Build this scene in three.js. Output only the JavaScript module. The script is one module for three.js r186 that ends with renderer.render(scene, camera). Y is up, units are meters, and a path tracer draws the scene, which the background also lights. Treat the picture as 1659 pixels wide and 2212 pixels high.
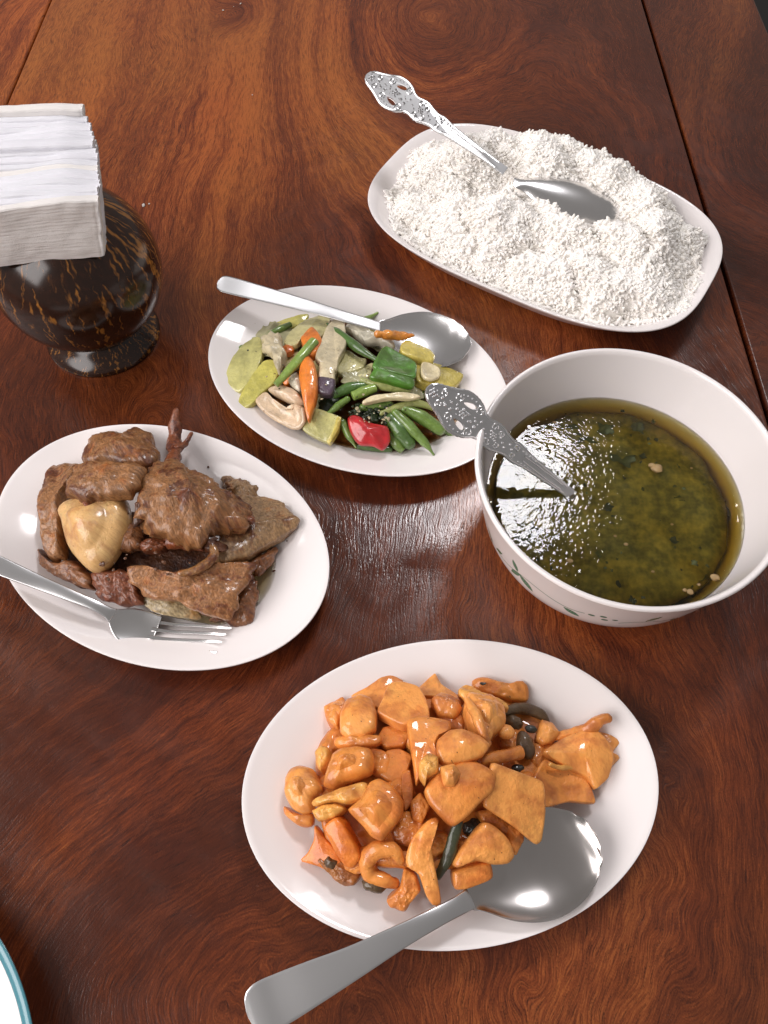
import * as THREE from 'three';
import { ImprovedNoise } from 'three/addons/math/ImprovedNoise.js';
import { mergeGeometries } from 'three/addons/utils/BufferGeometryUtils.js';
import { RoundedBoxGeometry } from 'three/addons/geometries/RoundedBoxGeometry.js';
import { RectAreaLightUniformsLib } from 'three/addons/lights/RectAreaLightUniformsLib.js';

// ---------------------------------------------------------------- camera, light, exposure
RectAreaLightUniformsLib.init();
const scene = new THREE.Scene();
const renderer = new THREE.WebGLRenderer({ antialias: true });
renderer.toneMapping = THREE.LinearToneMapping;
renderer.toneMappingExposure = 1.18;
renderer.shadowMap.enabled = true;
const R = Math.PI / 180;
const camera = new THREE.PerspectiveCamera(2 * Math.atan(1106 / 1720) / R, 0.75, 0.02, 40);
camera.position.set(0, 0.46, 0);
camera.rotation.set(-60 * R, 0, 1.5 * R, 'XYZ');
scene.background = new THREE.Color().setRGB(0.215, 0.203, 0.196);   // the pale, dim room all round

const V = (x, y, z) => new THREE.Vector3(x, y, z);
const lin = (r, g, b) => new THREE.Color().setRGB(r, g, b);
const srgb = (r, g, b) => new THREE.Color().setRGB(r / 255, g / 255, b / 255, THREE.SRGBColorSpace);
const std = (o) => new THREE.MeshPhysicalMaterial(o);
function tag(o, label, category, group, kind) {
  if (label) o.userData.label = label;
  if (category) o.userData.category = category;
  if (group) o.userData.group = group;
  if (kind) o.userData.kind = kind;
  return o;
}
const used = {};
function numbered(name) { const k = used[name] = (used[name] ?? -1) + 1; return k ? name + '_' + String(k).padStart(3, '0') : name; }
function put(name, geo, mat, parent) {
  const m = new THREE.Mesh(geo, mat); m.castShadow = m.receiveShadow = true;
  m.name = parent ? name : numbered(name); (parent ?? scene).add(m); return m;
}
function group(name) { const g = new THREE.Group(); g.name = numbered(name); scene.add(g); return g; }

function windowLight(name, label, dir, dist, w, h, radiance, colour, target, bars) {
  const g = group(name); tag(g, label, 'window');
  g.position.copy(dir).normalize().multiplyScalar(dist).add(target);
  g.lookAt(target);                                    // +z towards the table
  const fr = std({ color: lin(0.35, 0.3, 0.26), roughness: 0.6 });
  const fw = 0.05, bx = (a, b, x, y) => { const q = new THREE.BoxGeometry(a, b, 0.05); q.translate(x, y, -0.01); return q; };
  put('window_frame', mergeGeometries([bx(w + 2 * fw, fw, 0, h / 2 + fw / 2), bx(w + 2 * fw, fw, 0, -h / 2 - fw / 2), bx(fw, h, w / 2 + fw / 2, 0), bx(fw, h, -w / 2 - fw / 2, 0)]), fr, g);
  const pm = std({ color: 0x000000, roughness: 0.3, emissive: colour, emissiveIntensity: Math.min(radiance, 3) });
  put('pane', (() => { const q = new THREE.BoxGeometry(w, h, 0.006); q.translate(0, 0, -0.02); return q; })(), pm, g);
  const l = new THREE.RectAreaLight(colour, radiance, w, h);
  l.position.set(0, 0, -0.012); l.rotation.y = Math.PI; l.name = 'window_glow'; g.add(l);
}
const az = (a, e) => V(Math.sin(a * R) * Math.cos(e * R), Math.sin(e * R), -Math.cos(a * R) * Math.cos(e * R));
windowLight('high_window', 'bright high window beyond the table whose light glares on the wood', az(17, 57), 2.4, 0.40, 0.40, 31, lin(0.985, 0.965, 0.985), V(0.05, 0, -0.27));
windowLight('side_window', 'wide soft window to the side of the coconut holder', az(-112, 38), 1.9, 2.2, 1.1, 2.7, lin(1.0, 0.95, 0.935), V(-0.05, 0, -0.3));

// ---------------------------------------------------------------- noise and textures
const IN = new ImprovedNoise();
const N3 = (x, y, z) => IN.noise(x + 13.7, y + 71.3, z + 5.1);
const fbm = (x, y, z, o = 4) => { let s = 0, a = 0.5, f = 1; for (let i = 0; i < o; i++) { s += a * N3(x * f, y * f, z * f + i * 9.1); a *= 0.5; f *= 2.03; } return s; };
function rng(seed) { let a = seed >>> 0; return () => { a = (a + 0x6D2B79F5) | 0; let t = Math.imul(a ^ (a >>> 15), 1 | a); t = (t + Math.imul(t ^ (t >>> 7), 61 | t)) ^ t; return ((t ^ (t >>> 14)) >>> 0) / 4294967296; }; }
const clamp = (v, a = 0, b = 1) => Math.min(b, Math.max(a, v));
const mix = (a, b, t) => a + (b - a) * t;
const sst = (a, b, x) => { const t = clamp((x - a) / (b - a)); return t * t * (3 - 2 * t); };
function dataTex(w, h, data, isColour) {
  const t = new THREE.DataTexture(data, w, h, THREE.RGBAFormat);
  t.wrapS = t.wrapT = THREE.RepeatWrapping; t.magFilter = THREE.LinearFilter; t.minFilter = THREE.LinearMipmapLinearFilter; t.generateMipmaps = true;
  if (isColour) t.colorSpace = THREE.SRGBColorSpace;
  t.needsUpdate = true; return t;
}
// tileable noise texture: fn(u, v) over a torus so that no seam shows; f returns [r,g,b] or a grey 0..1
function texture(size, metres, f, isColour) {
  const d = new Uint8Array(size * size * 4);
  for (let y = 0; y < size; y++) for (let x = 0; x < size; x++) {
    const v = f(x / size, y / size), k = (y * size + x) * 4;
    if (typeof v === 'number') d[k] = d[k + 1] = d[k + 2] = clamp(v) * 255; else { d[k] = clamp(v[0]) * 255; d[k + 1] = clamp(v[1]) * 255; d[k + 2] = clamp(v[2]) * 255; }
    d[k + 3] = 255;
  }
  const t = dataTex(size, size, d, isColour); t.repeat.set(1 / metres, 1 / metres); t.wrapS = t.wrapT = THREE.MirroredRepeatWrapping; return t;
}
const tor = (u, v, k, s = 0) => fbm(u * k + s * 7.7, v * k + 2.2, s * 3.3 + 0.4, 4);

// ---------------------------------------------------------------- the table: figured red-brown boards
function woodTextures() {
  const W = 2048, H = 2048, X0 = -0.40, Z0 = -0.98, SX = 0.70 / W, SZ = 1.10 / H;
  const phi = new Float32Array(W * H);
  // smooth fields are worked out on a coarse grid and interpolated
  const coarse = (st, f) => { const w = Math.ceil(W / st) + 2, h = Math.ceil(H / st) + 2, g = new Float32Array(w * h); for (let j = 0; j < h; j++) for (let i = 0; i < w; i++) g[j * w + i] = f(X0 + i * st * SX, Z0 + j * st * SZ);
    return (i, j) => { const x = i / st, y = j / st, a = x | 0, b = y | 0, u = x - a, v = y - b, k = b * w + a; return (g[k] * (1 - u) + g[k + 1] * u) * (1 - v) + (g[k + w] * (1 - u) + g[k + w + 1] * u) * v; }; };
  const G = (x, z, cx, cz, a, b, t) => { const c = Math.cos(t), s = Math.sin(t), dx = x - cx, dz = z - cz, u = (dx * c + dz * s) / a, v = (-dx * s + dz * c) / b; return Math.exp(-u * u - v * v); };
  const phiC = coarse(4, (x, z) => {
    let p = x * 0.9;
    p += 0.085 * N3(x * 2.6 + 3, z * 1.9, 0.3) + 0.034 * N3(x * 6.5, z * 4.2 + 4, 2.2) + 0.010 * N3(x * 17, z * 11, 4.4) + 0.0032 * N3(x * 48, z * 40, 1.4) + 0.0011 * N3(x * 130, z * 95, 6.4);
    p += 0.21 * G(x, z, 0.00, -0.86, 0.115, 0.24, 0.12);            // the flame of curved grain near the far end
    p -= 0.05 * G(x, z, -0.16, -0.86, 0.025, 0.035, 0);             // knot
    p += 0.95 * (z + 0.12) * G(x, z, -0.14, -0.07, 0.17, 0.15, 0);
    p -= 0.09 * G(x, z, 0.20, -0.10, 0.10, 0.22, 0.2);
    p += 0.028 * G(x, z, -0.170, -0.335, 0.016, 0.02, 0);           // small pin knot beside the coconut
    return p;
  });
  for (let j = 0; j < H; j++) for (let i = 0; i < W; i++) phi[j * W + i] = phiC(i, j);
  const dx = new Float32Array(W * H), dz = new Float32Array(W * H);
  for (let j = 0; j < H; j++) for (let i = 0; i < W; i++) {
    const k = j * W + i, a = (phi[j * W + Math.min(W - 1, i + 1)] - phi[j * W + Math.max(0, i - 1)]) / (2 * SX), b = (phi[Math.min(H - 1, j + 1) * W + i] - phi[Math.max(0, j - 1) * W + i]) / (2 * SZ);
    const l = Math.hypot(a, b) + 1e-6; dx[k] = -b / l; dz[k] = a / l;
  }
  const r = rng(77), n1 = new Float32Array(W * H), n2 = new Float32Array(W * H);
  for (let k = 0; k < W * H; k++) { n1[k] = r(); n2[k] = r() < 0.020 ? 1 : 0; }
  const lic = (src, steps, stepM) => {
    const o = new Float32Array(W * H), sx = stepM / SX, sz = stepM / SZ;
    for (let j = 0; j < H; j++) for (let i = 0; i < W; i++) {
      let s = src[j * W + i], c = 1;
      for (const sg of [1, -1]) {
        let x = i, z = j;
        for (let q = 0; q < steps; q++) {
          const k = (z | 0) * W + (x | 0); x += sg * dx[k] * sx; z += sg * dz[k] * sz;
          if (x < 0 || z < 0 || x >= W || z >= H) break;
          s += src[(z | 0) * W + (x | 0)]; c++;
        }
      }
      o[j * W + i] = s / c;
    }
    return o;
  };
  const fib = lic(n1, 9, 0.00045), pore = lic(n2, 6, 0.00045);
  const col = new Uint8Array(W * H * 4), bmp = new Uint8Array(W * H * 4);
  const A = [70, 31, 16], B = [108, 52, 25], C = [158, 90, 42], D = [38, 16, 9];
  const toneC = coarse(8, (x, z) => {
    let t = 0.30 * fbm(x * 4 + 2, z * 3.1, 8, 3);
    t += 0.58 * sst(-0.3, -0.78, z) * sst(0.25, -0.2, x) - 0.10 * sst(-0.35, -0.05, z) - 0.22 * sst(0.10, 0.26, x + 0.04 * N3(x * 9, z * 5, 3));   // paler wood far left, darker near end; fade of shade painted on the right
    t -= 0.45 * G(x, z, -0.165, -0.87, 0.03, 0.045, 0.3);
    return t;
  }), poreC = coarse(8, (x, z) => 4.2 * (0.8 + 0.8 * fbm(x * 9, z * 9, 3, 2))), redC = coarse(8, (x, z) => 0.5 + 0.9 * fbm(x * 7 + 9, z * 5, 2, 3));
  for (let j = 0; j < H; j++) for (let i = 0; i < W; i++) {
    const k = j * W + i, p = phi[k], z = Z0 + j * SZ;
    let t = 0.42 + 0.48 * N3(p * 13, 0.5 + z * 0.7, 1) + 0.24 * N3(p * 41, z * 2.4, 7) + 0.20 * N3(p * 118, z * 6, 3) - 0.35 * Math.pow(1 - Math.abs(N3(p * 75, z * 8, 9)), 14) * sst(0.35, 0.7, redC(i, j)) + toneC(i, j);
    t += 1.9 * (fib[k] - 0.5);
    t = clamp(t);
    const po = clamp(pore[k] * poreC(i, j)), rd = redC(i, j), lo = t < 0.5 ? A : B, hi = t < 0.5 ? B : C, tt = t < 0.5 ? t * 2 : t * 2 - 1;
    for (let m = 0; m < 3; m++) col[k * 4 + m] = mix(mix(lo[m], hi[m], tt), D[m], po * 0.85) * (m ? mix(1.06, 0.9, rd) : 1);
    col[k * 4 + 3] = 255;
    const b = clamp(0.55 + 2.0 * (fib[k] - 0.5) - po * 0.6) * 255; bmp[k * 4] = bmp[k * 4 + 1] = bmp[k * 4 + 2] = b; bmp[k * 4 + 3] = 255;
  }
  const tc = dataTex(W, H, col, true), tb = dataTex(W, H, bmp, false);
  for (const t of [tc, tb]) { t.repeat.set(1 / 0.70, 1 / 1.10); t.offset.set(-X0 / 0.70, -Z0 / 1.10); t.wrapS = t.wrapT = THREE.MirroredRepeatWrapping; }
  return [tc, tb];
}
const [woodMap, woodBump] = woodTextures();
const wipe = texture(512, 0.5, (u, v) => 0.62 + 0.5 * tor(u, v, 4) + 0.35 * fbm(u * 9 + v * 7, v * 26 - u * 20, 4, 3) + 0.12 * tor(u, v, 60, 2));
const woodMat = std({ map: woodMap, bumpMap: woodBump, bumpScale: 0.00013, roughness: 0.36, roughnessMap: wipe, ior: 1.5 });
function woodVariant(ox, oz, tint) {
  const m = woodMap.clone(), b = woodBump.clone();
  for (const t of [m, b]) { t.offset.x += ox; t.offset.y += oz; t.needsUpdate = true; }
  return std({ map: m, bumpMap: b, bumpScale: 0.00013, roughness: 0.36, roughnessMap: wipe, color: tint });
}
const table = group('dining_table');
tag(table, 'glossy red-brown wooden dining table of wide figured boards', 'table');
function board(x0, x1, z0, z1, skew, mat) {            // skew: how far the far end is shifted in x
  const g = new RoundedBoxGeometry(x1 - x0, 0.045, z1 - z0, 3, 0.0022), p = g.attributes.position, uv = g.attributes.uv;
  for (let i = 0; i < p.count; i++) {
    const x = p.getX(i) + (x0 + x1) / 2, z = p.getZ(i) + (z0 + z1) / 2, k = (z1 - z) / (z1 - z0);
    const s = skew[0] * (x < (x0 + x1) / 2 ? k : 0) + skew[1] * (x > (x0 + x1) / 2 ? k : 0);
    p.setXYZ(i, x + s, p.getY(i) - 0.0225, z); uv.setXY(i, x + s, z);
  }
  return put('plank', g, mat, table);
}
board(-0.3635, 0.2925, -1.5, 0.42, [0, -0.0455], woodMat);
board(-0.78, -0.3650, -1.5, 0.42, [0, 0], woodVariant(0.31, 0.22, lin(1.15, 1.1, 1.05)));
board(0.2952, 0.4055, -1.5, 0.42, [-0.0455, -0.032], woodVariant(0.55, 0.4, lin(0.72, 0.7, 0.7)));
const floor = put('floor', new THREE.BoxGeometry(8, 0.04, 8), std({ color: lin(0.03, 0.026, 0.024), roughness: 0.7 }));
floor.position.set(0, -0.78, -1); tag(floor, 'dark floor below the table', null, null, 'structure');
{ // table underframe
  const um = std({ color: lin(0.05, 0.02, 0.01), roughness: 0.4 });
  for (const [x, z] of [[-0.66, 0.3], [0.30, 0.3], [-0.66, -1.38], [0.27, -1.38]]) { const q = put('leg', new RoundedBoxGeometry(0.07, 0.715, 0.07, 2, 0.006), um, table); q.position.set(x, -0.0455 - 0.3575, z); }
}

// ---------------------------------------------------------------- shape helpers (inputs in millimetres)
const pts3 = (flat) => { const o = []; for (let i = 0; i < flat.length; i += 3) o.push(V(flat[i] / 1000, flat[i + 1] / 1000, flat[i + 2] / 1000)); return o; };
function geo(pos, idx, uv) {
  const g = new THREE.BufferGeometry(); g.setAttribute('position', new THREE.Float32BufferAttribute(pos, 3));
  if (uv) g.setAttribute('uv', new THREE.Float32BufferAttribute(uv, 2));
  g.setIndex(idx); g.computeVertexNormals(); return g;
}
// a soft slab with the given rim: thickness t, domed by d, edge rounding r, surface noise of amplitude na and wavelength nw (mm)
function slab(flat, { t = 6, d = 1, r = 2, na = 0.4, nw = 9, ea = 0, N = 44, ten = 0.5, wave = 0, fine = 0 } = {}, seed = 0) {
  const rim = pts3(flat), cv = new THREE.CatmullRomCurve3(rim, true, 'catmullrom', ten), o = cv.getSpacedPoints(N).slice(0, N);
  const c = V(0, 0, 0); o.forEach((p) => c.add(p)); c.multiplyScalar(1 / N);
  const n = V(0, 0, 0); for (let i = 0; i < N; i++) n.add(V(0, 0, 0).crossVectors(o[i].clone().sub(c), o[(i + 1) % N].clone().sub(c)));
  n.normalize(); if (n.y < 0) { n.negate(); o.reverse(); }
  let mr = 0; o.forEach((p) => mr += p.distanceTo(c) / N);
  t /= 2000; d /= 1000; r = Math.min(r / 1000, t * 0.98); const e = clamp(r / mr, 0.02, 0.6), rows = [];
  const add = (s, h) => rows.push([s, h]);
  for (const s of fine ? [0.1, 0.2, 0.3, 0.4, 0.5, 0.58, 0.66, 0.74, 0.82, 0.9, 0.96] : [0.22, 0.42, 0.6, 0.76, 0.88]) add(s * (1 - e), t + d * (1 - s * s));
  for (const a of [0, 25, 50, 72, 90]) add(1 - e + e * Math.sin(a * R), t - r + r * Math.cos(a * R));
  for (const a of [72, 45, 15]) add(1 - e + e * Math.sin(a * R), -t + r - r * Math.cos(a * R));
  for (const s of [0.7, 0.35]) add(s * (1 - e), -t);
  const pos = [], uv = [], idx = [], ax = Math.abs(n.y) > 0.3 ? V(1, 0, 0) : V(0, 1, 0), ux = ax.clone().addScaledVector(n, -ax.dot(n)).normalize(), uy = V(0, 0, 0).crossVectors(n, ux);
  const f = 1000 / nw, put3 = (p) => {
    const q = p.clone(), a = na / 1000, b = seed * 3.17;
    q.addScaledVector(n, a * 2 * fbm(p.x * f + b, p.y * f, p.z * f, fine ? 5 : 3));
    if (wave) q.addScaledVector(n, wave / 1000 * Math.sin(p.x * 260 + b) * Math.cos(p.z * 210 + b * 2));
    const w = q.clone().sub(c); pos.push(q.x, q.y, q.z); const hh = w.dot(n); uv.push(w.dot(ux) + hh * 0.75 + seed * 0.037, w.dot(uy) - hh * 0.65 + seed * 0.021);
  };
  put3(c.clone().addScaledVector(n, t + d));
  for (const [s, h] of rows) for (let i = 0; i < N; i++) {
    const w = o[i].clone().sub(c); let k = s;
    if (ea) k *= 1 + ea / 1000 / mr * s * s * 2 * fbm(o[i].x * 160 + seed, o[i].z * 160, h * 60, 3);
    put3(c.clone().addScaledVector(w, k).addScaledVector(n, h));
  }
  put3(c.clone().addScaledVector(n, -t));
  const last = 1 + rows.length * N;
  for (let i = 0; i < N; i++) { const j = (i + 1) % N; idx.push(0, 1 + i, 1 + j, last, last - N + j, last - N + i); }
  for (let q = 0; q + 1 < rows.length; q++) for (let i = 0; i < N; i++) { const j = (i + 1) % N, a = 1 + q * N + i, b = 1 + q * N + j; idx.push(a, a + N, b, b, a + N, b + N); }
  return geo(pos, idx, uv);
}
// a tapered, bent rod: radii (mm) spread along the path, flat = vertical squash, round or pointed ends, surface noise
function rod(flat, rad, { fl = 1, na = 0.2, nw = 7, M = 14, S = 26, cut = 0, twist = 0 } = {}, seed = 0) {
  const cv = new THREE.CatmullRomCurve3(pts3(flat), false, 'catmullrom', 0.5), pos = [], uv = [], idx = [], L = cv.getLength(), f = 1000 / nw;
  const rr = (t) => { const x = t * (rad.length - 1), i = Math.min(rad.length - 2, x | 0), k = x - i, s = k * k * (3 - 2 * k); return mix(rad[i], rad[i + 1], s) / 1000; };
  const rows = [];
  const cap = cut ? 0.25 : 1;
  for (const a of [90, 65, 40, 18]) rows.push([0, -rr(0) * cap * Math.sin(a * R), Math.max(0.02, Math.cos(a * R))]);
  if (cut) { rows[0][2] = 0.02; rows[1][2] = 0.75; rows[2][2] = 0.93; rows[3][2] = 0.985; }
  for (let i = 0; i <= S; i++) rows.push([i / S, 0, 1]);
  const e = []; for (const a of [18, 40, 65, 90]) e.push([1, rr(1) * cap * Math.sin(a * R), Math.max(0.02, Math.cos(a * R))]);
  if (cut) { e[3][2] = 0.02; e[2][2] = 0.75; e[1][2] = 0.93; e[0][2] = 0.985; }
  rows.push(...e);
  rows.forEach(([t, off, k], q) => {
    const p = cv.getPointAt(t), T = cv.getTangentAt(t), side = V(0, 0, 0).crossVectors(T, V(0, 1, 0)).normalize(), up = V(0, 0, 0).crossVectors(side, T);
    p.addScaledVector(T, off); const r = rr(t) * k;
    for (let i = 0; i < M; i++) {
      const a = i / M * 2 * Math.PI + twist * t, w = side.clone().multiplyScalar(Math.cos(a)).addScaledVector(up, Math.sin(a) * fl);
      const s = p.clone().addScaledVector(w, r), nn = 2 * fbm(s.x * f + seed, s.y * f, s.z * f + seed, 3);
      s.addScaledVector(w, na / 1000 * nn * Math.min(1, k * 2)); pos.push(s.x, s.y, s.z); uv.push(i / M * 2 * Math.PI * r + seed * 0.03, t * L);
    }
    if (q) for (let i = 0; i < M; i++) { const j = (i + 1) % M, a = (q - 1) * M + i, b = (q - 1) * M + j; idx.push(a, b, a + M, b, b + M, a + M); }
  });
  return geo(pos, idx, uv);
}
// a lump: ellipsoid of half axes (mm) turned by yaw, with noise
function lump(x, y, z, a, b, c, yaw, na, nw, seed, seg = 26) {
  const g = new THREE.SphereGeometry(1, seg, seg >> 1), p = g.attributes.position, uv = g.attributes.uv, cy = Math.cos(yaw * R), sy = Math.sin(yaw * R), f = 1000 / nw;
  for (let i = 0; i < p.count; i++) {
    const q = V(p.getX(i), p.getY(i), p.getZ(i)), k = 1 + na / Math.min(a, b, c) * 2 * fbm(q.x * a / 1000 * f + seed, q.y * b / 1000 * f, q.z * c / 1000 * f + seed, 3);
    const u = q.x * a * k / 1000, w = q.z * c * k / 1000;
    p.setXYZ(i, x / 1000 + u * cy - w * sy, y / 1000 + q.y * b * k / 1000, z / 1000 + u * sy + w * cy); uv.setXY(i, u + seed * 0.02, w + q.y * b / 1000);
  }
  g.computeVertexNormals(); return g;
}
// revolve or sweep a dish profile [s or radius, height] round a superellipse a x b of exponent n
function dish(a, b, n, prof, seg = 160) {
  const pos = [], uv = [], idx = [], sg = (v, e) => Math.sign(v) * Math.pow(Math.abs(v), e);
  prof.forEach(([s, h], q) => {
    for (let i = 0; i < seg; i++) {
      const t = i / seg * 2 * Math.PI, x = a * sg(Math.cos(t), 2 / n) * s, z = b * sg(Math.sin(t), 2 / n) * s;
      pos.push(x, h / 1000, z); uv.push(x, z);
    }
    if (q) for (let i = 0; i < seg; i++) { const j = (i + 1) % seg, A = (q - 1) * seg + i, B = (q - 1) * seg + j; idx.push(A, B, A + seg, B, B + seg, A + seg); }
  });
  return geo(pos, idx, uv);
}
// smooth a coarse profile
function smooth(p, n = 60) { return new THREE.SplineCurve(p.map((q) => new THREE.Vector2(q[0], q[1]))).getSpacedPoints(n).map((q) => [q.x, q.y]); }
// flat metal sweep: control rows [x, y, z (mm), width, cup (mm, + = hollow), thickness]; ends taper where the width does
function blade(rows, up, { nu = 70, nv = 14, tipRound = 0 } = {}) {
  const cv = new THREE.CatmullRomCurve3(rows.map((r) => V(r[0] / 1000, r[1] / 1000, r[2] / 1000)), false, 'centripetal');
  const n = rows.length - 1, hm = (k, x) => { const i = Math.min(n - 1, x | 0), f = x - i, p1 = rows[i][k], p2 = rows[i + 1][k], p0 = rows[Math.max(0, i - 1)][k], p3 = rows[Math.min(n, i + 2)][k]; return 0.5 * ((2 * p1) + (p2 - p0) * f + (2 * p0 - 5 * p1 + 4 * p2 - p3) * f * f + (3 * p1 - p0 - 3 * p2 + p3) * f * f * f); };
  const pos = [], uv = [], idx = [], ring = 2 * (nv + 1);
  for (let q = 0; q <= nu; q++) {
    let t = q / nu; if (tipRound) t = tipRound > 0 ? 1 - Math.pow(1 - t, 1) : t;
    const p = cv.getPoint(t), T = cv.getTangent(t), side = V(0, 0, 0).crossVectors(T, up).normalize(), nn = V(0, 0, 0).crossVectors(side, T), x = t * n;
    const w = Math.max(0.05, hm(3, x)) / 1000, cup = hm(4, x) / 1000, th = Math.max(0.3, hm(5, x)) / 1000;
    for (const s of [0, 1]) for (let i = 0; i <= nv; i++) {
      const v = (s ? nv - i : i) / nv * 2 - 1, rim = Math.pow(1 - v * v, 0.5), y = -cup * (1 - v * v) * (1 + 0.25 * v * v) - (s ? th * (0.35 + 0.65 * Math.min(1, rim * 1.6)) : 0);
      const pp = p.clone().addScaledVector(side, v * w / 2).addScaledVector(nn, y); pos.push(pp.x, pp.y, pp.z); uv.push(v * w / 2, t * 0.2);
    }
    if (q) for (let i = 0; i < ring; i++) { const j = (i + 1) % ring, a = (q - 1) * ring + i, b = (q - 1) * ring + j; idx.push(a, b, a + ring, b, b + ring, a + ring); }
  }
  for (const [o, fl] of [[0, 0], [nu * ring, 1]]) for (let i = 1; i + 1 < ring; i++) fl ? idx.push(o, o + i, o + i + 1) : idx.push(o, o + i + 1, o + i);
  return geo(pos, idx, uv);
}

// ---------------------------------------------------------------- crockery
const grease = texture(512, 0.2, (u, v) => 0.5 + 0.55 * tor(u, v, 5) + 0.3 * tor(u, v, 24, 3));
const china = std({ color: lin(0.86, 0.81, 0.80), roughness: 0.19, roughnessMap: grease, ior: 1.5 });
const plateProf = [...smooth([[0, 5.5], [0.3, 5.5], [0.56, 5.8], [0.66, 7.6], [0.76, 11.2], [0.87, 15.4], [0.95, 18.2], [0.985, 19.4], [0.997, 19.6]], 40), [1, 19.2], [1.0005, 18.6], [0.996, 18.0], ...smooth([[0.985, 17.2], [0.9, 14], [0.78, 9], [0.68, 4.2], [0.62, 1.2], [0.6, 0.3]], 20), [0.585, 0.05], [0.56, 0.05], [0.55, 1.5], [0, 2.2]];
function ovalPlate(x, z, deg, label) {
  const g = group('oval_plate'); tag(g, label, 'plate', 'white oval plates'); g.position.set(x, 0.0002, z); g.rotation.y = -deg * R;
  put('plate_body', dish(0.1118, 0.0795, 2.0, plateProf), china, g); return g;
}
ovalPlate(0.040, -0.0895, -7.6, 'white oval plate under the orange sauced dish and large spoon');
ovalPlate(-0.1395, -0.2323, 24.3, 'white oval plate under the brown fried meat and the fork');
ovalPlate(-0.0222, -0.3671, 23.4, 'white oval plate under the mixed stir fried vegetables');
{ // rice dish
  const g = group('rice_platter'); tag(g, 'white rounded oblong platter heaped with rice', 'platter'); g.position.set(0.120, 0.0002, -0.525); g.rotation.y = -30 * R;
  const pr = [...smooth([[0, 6], [0.5, 6], [0.70, 6.6], [0.80, 11], [0.88, 18.5], [0.95, 25.5], [0.985, 27.6], [0.996, 28]], 44), [1, 27.5], [1.001, 26.8], [0.995, 26], ...smooth([[0.985, 24.5], [0.93, 18], [0.85, 9], [0.78, 3.5], [0.72, 0.8]], 20), [0.70, 0.1], [0.66, 0.1], [0.65, 2], [0, 2.5]];
  put('platter_body', dish(0.1406, 0.0915, 3.0, pr, 200), china, g);
}
{ // teal rimmed plate at the corner
  const g = group('round_plate'); tag(g, 'white round plate with a teal painted rim', 'plate'); g.position.set(-0.2680, 0.0002, 0.0765);
  const teal = std({ color: lin(0.06, 0.22, 0.27), roughness: 0.25, clearcoat: 0.5, clearcoatRoughness: 0.08 });
  put('plate_body', dish(0.1228, 0.1228, 2, [...smooth([[0, 5], [0.6, 5.2], [0.7, 8], [0.85, 14], [0.965, 18.3]], 40)].concat([[0.966, 17]], smooth([[0.93, 15], [0.7, 4], [0.6, 0.3], [0.55, 0.05]], 16), [[0.5, 1.5], [0, 2]])), china, g);
  put('rim_band', dish(0.1228, 0.1228, 2, [[0.955, 16.5], [0.962, 18.6], [0.985, 19.5], [0.997, 19.8], [1, 19.2], [0.995, 18.2], [0.965, 16.4], [0.955, 16.5]]), teal, g);
}
const BX = 0.1400, BZ = -0.2525;
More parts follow.
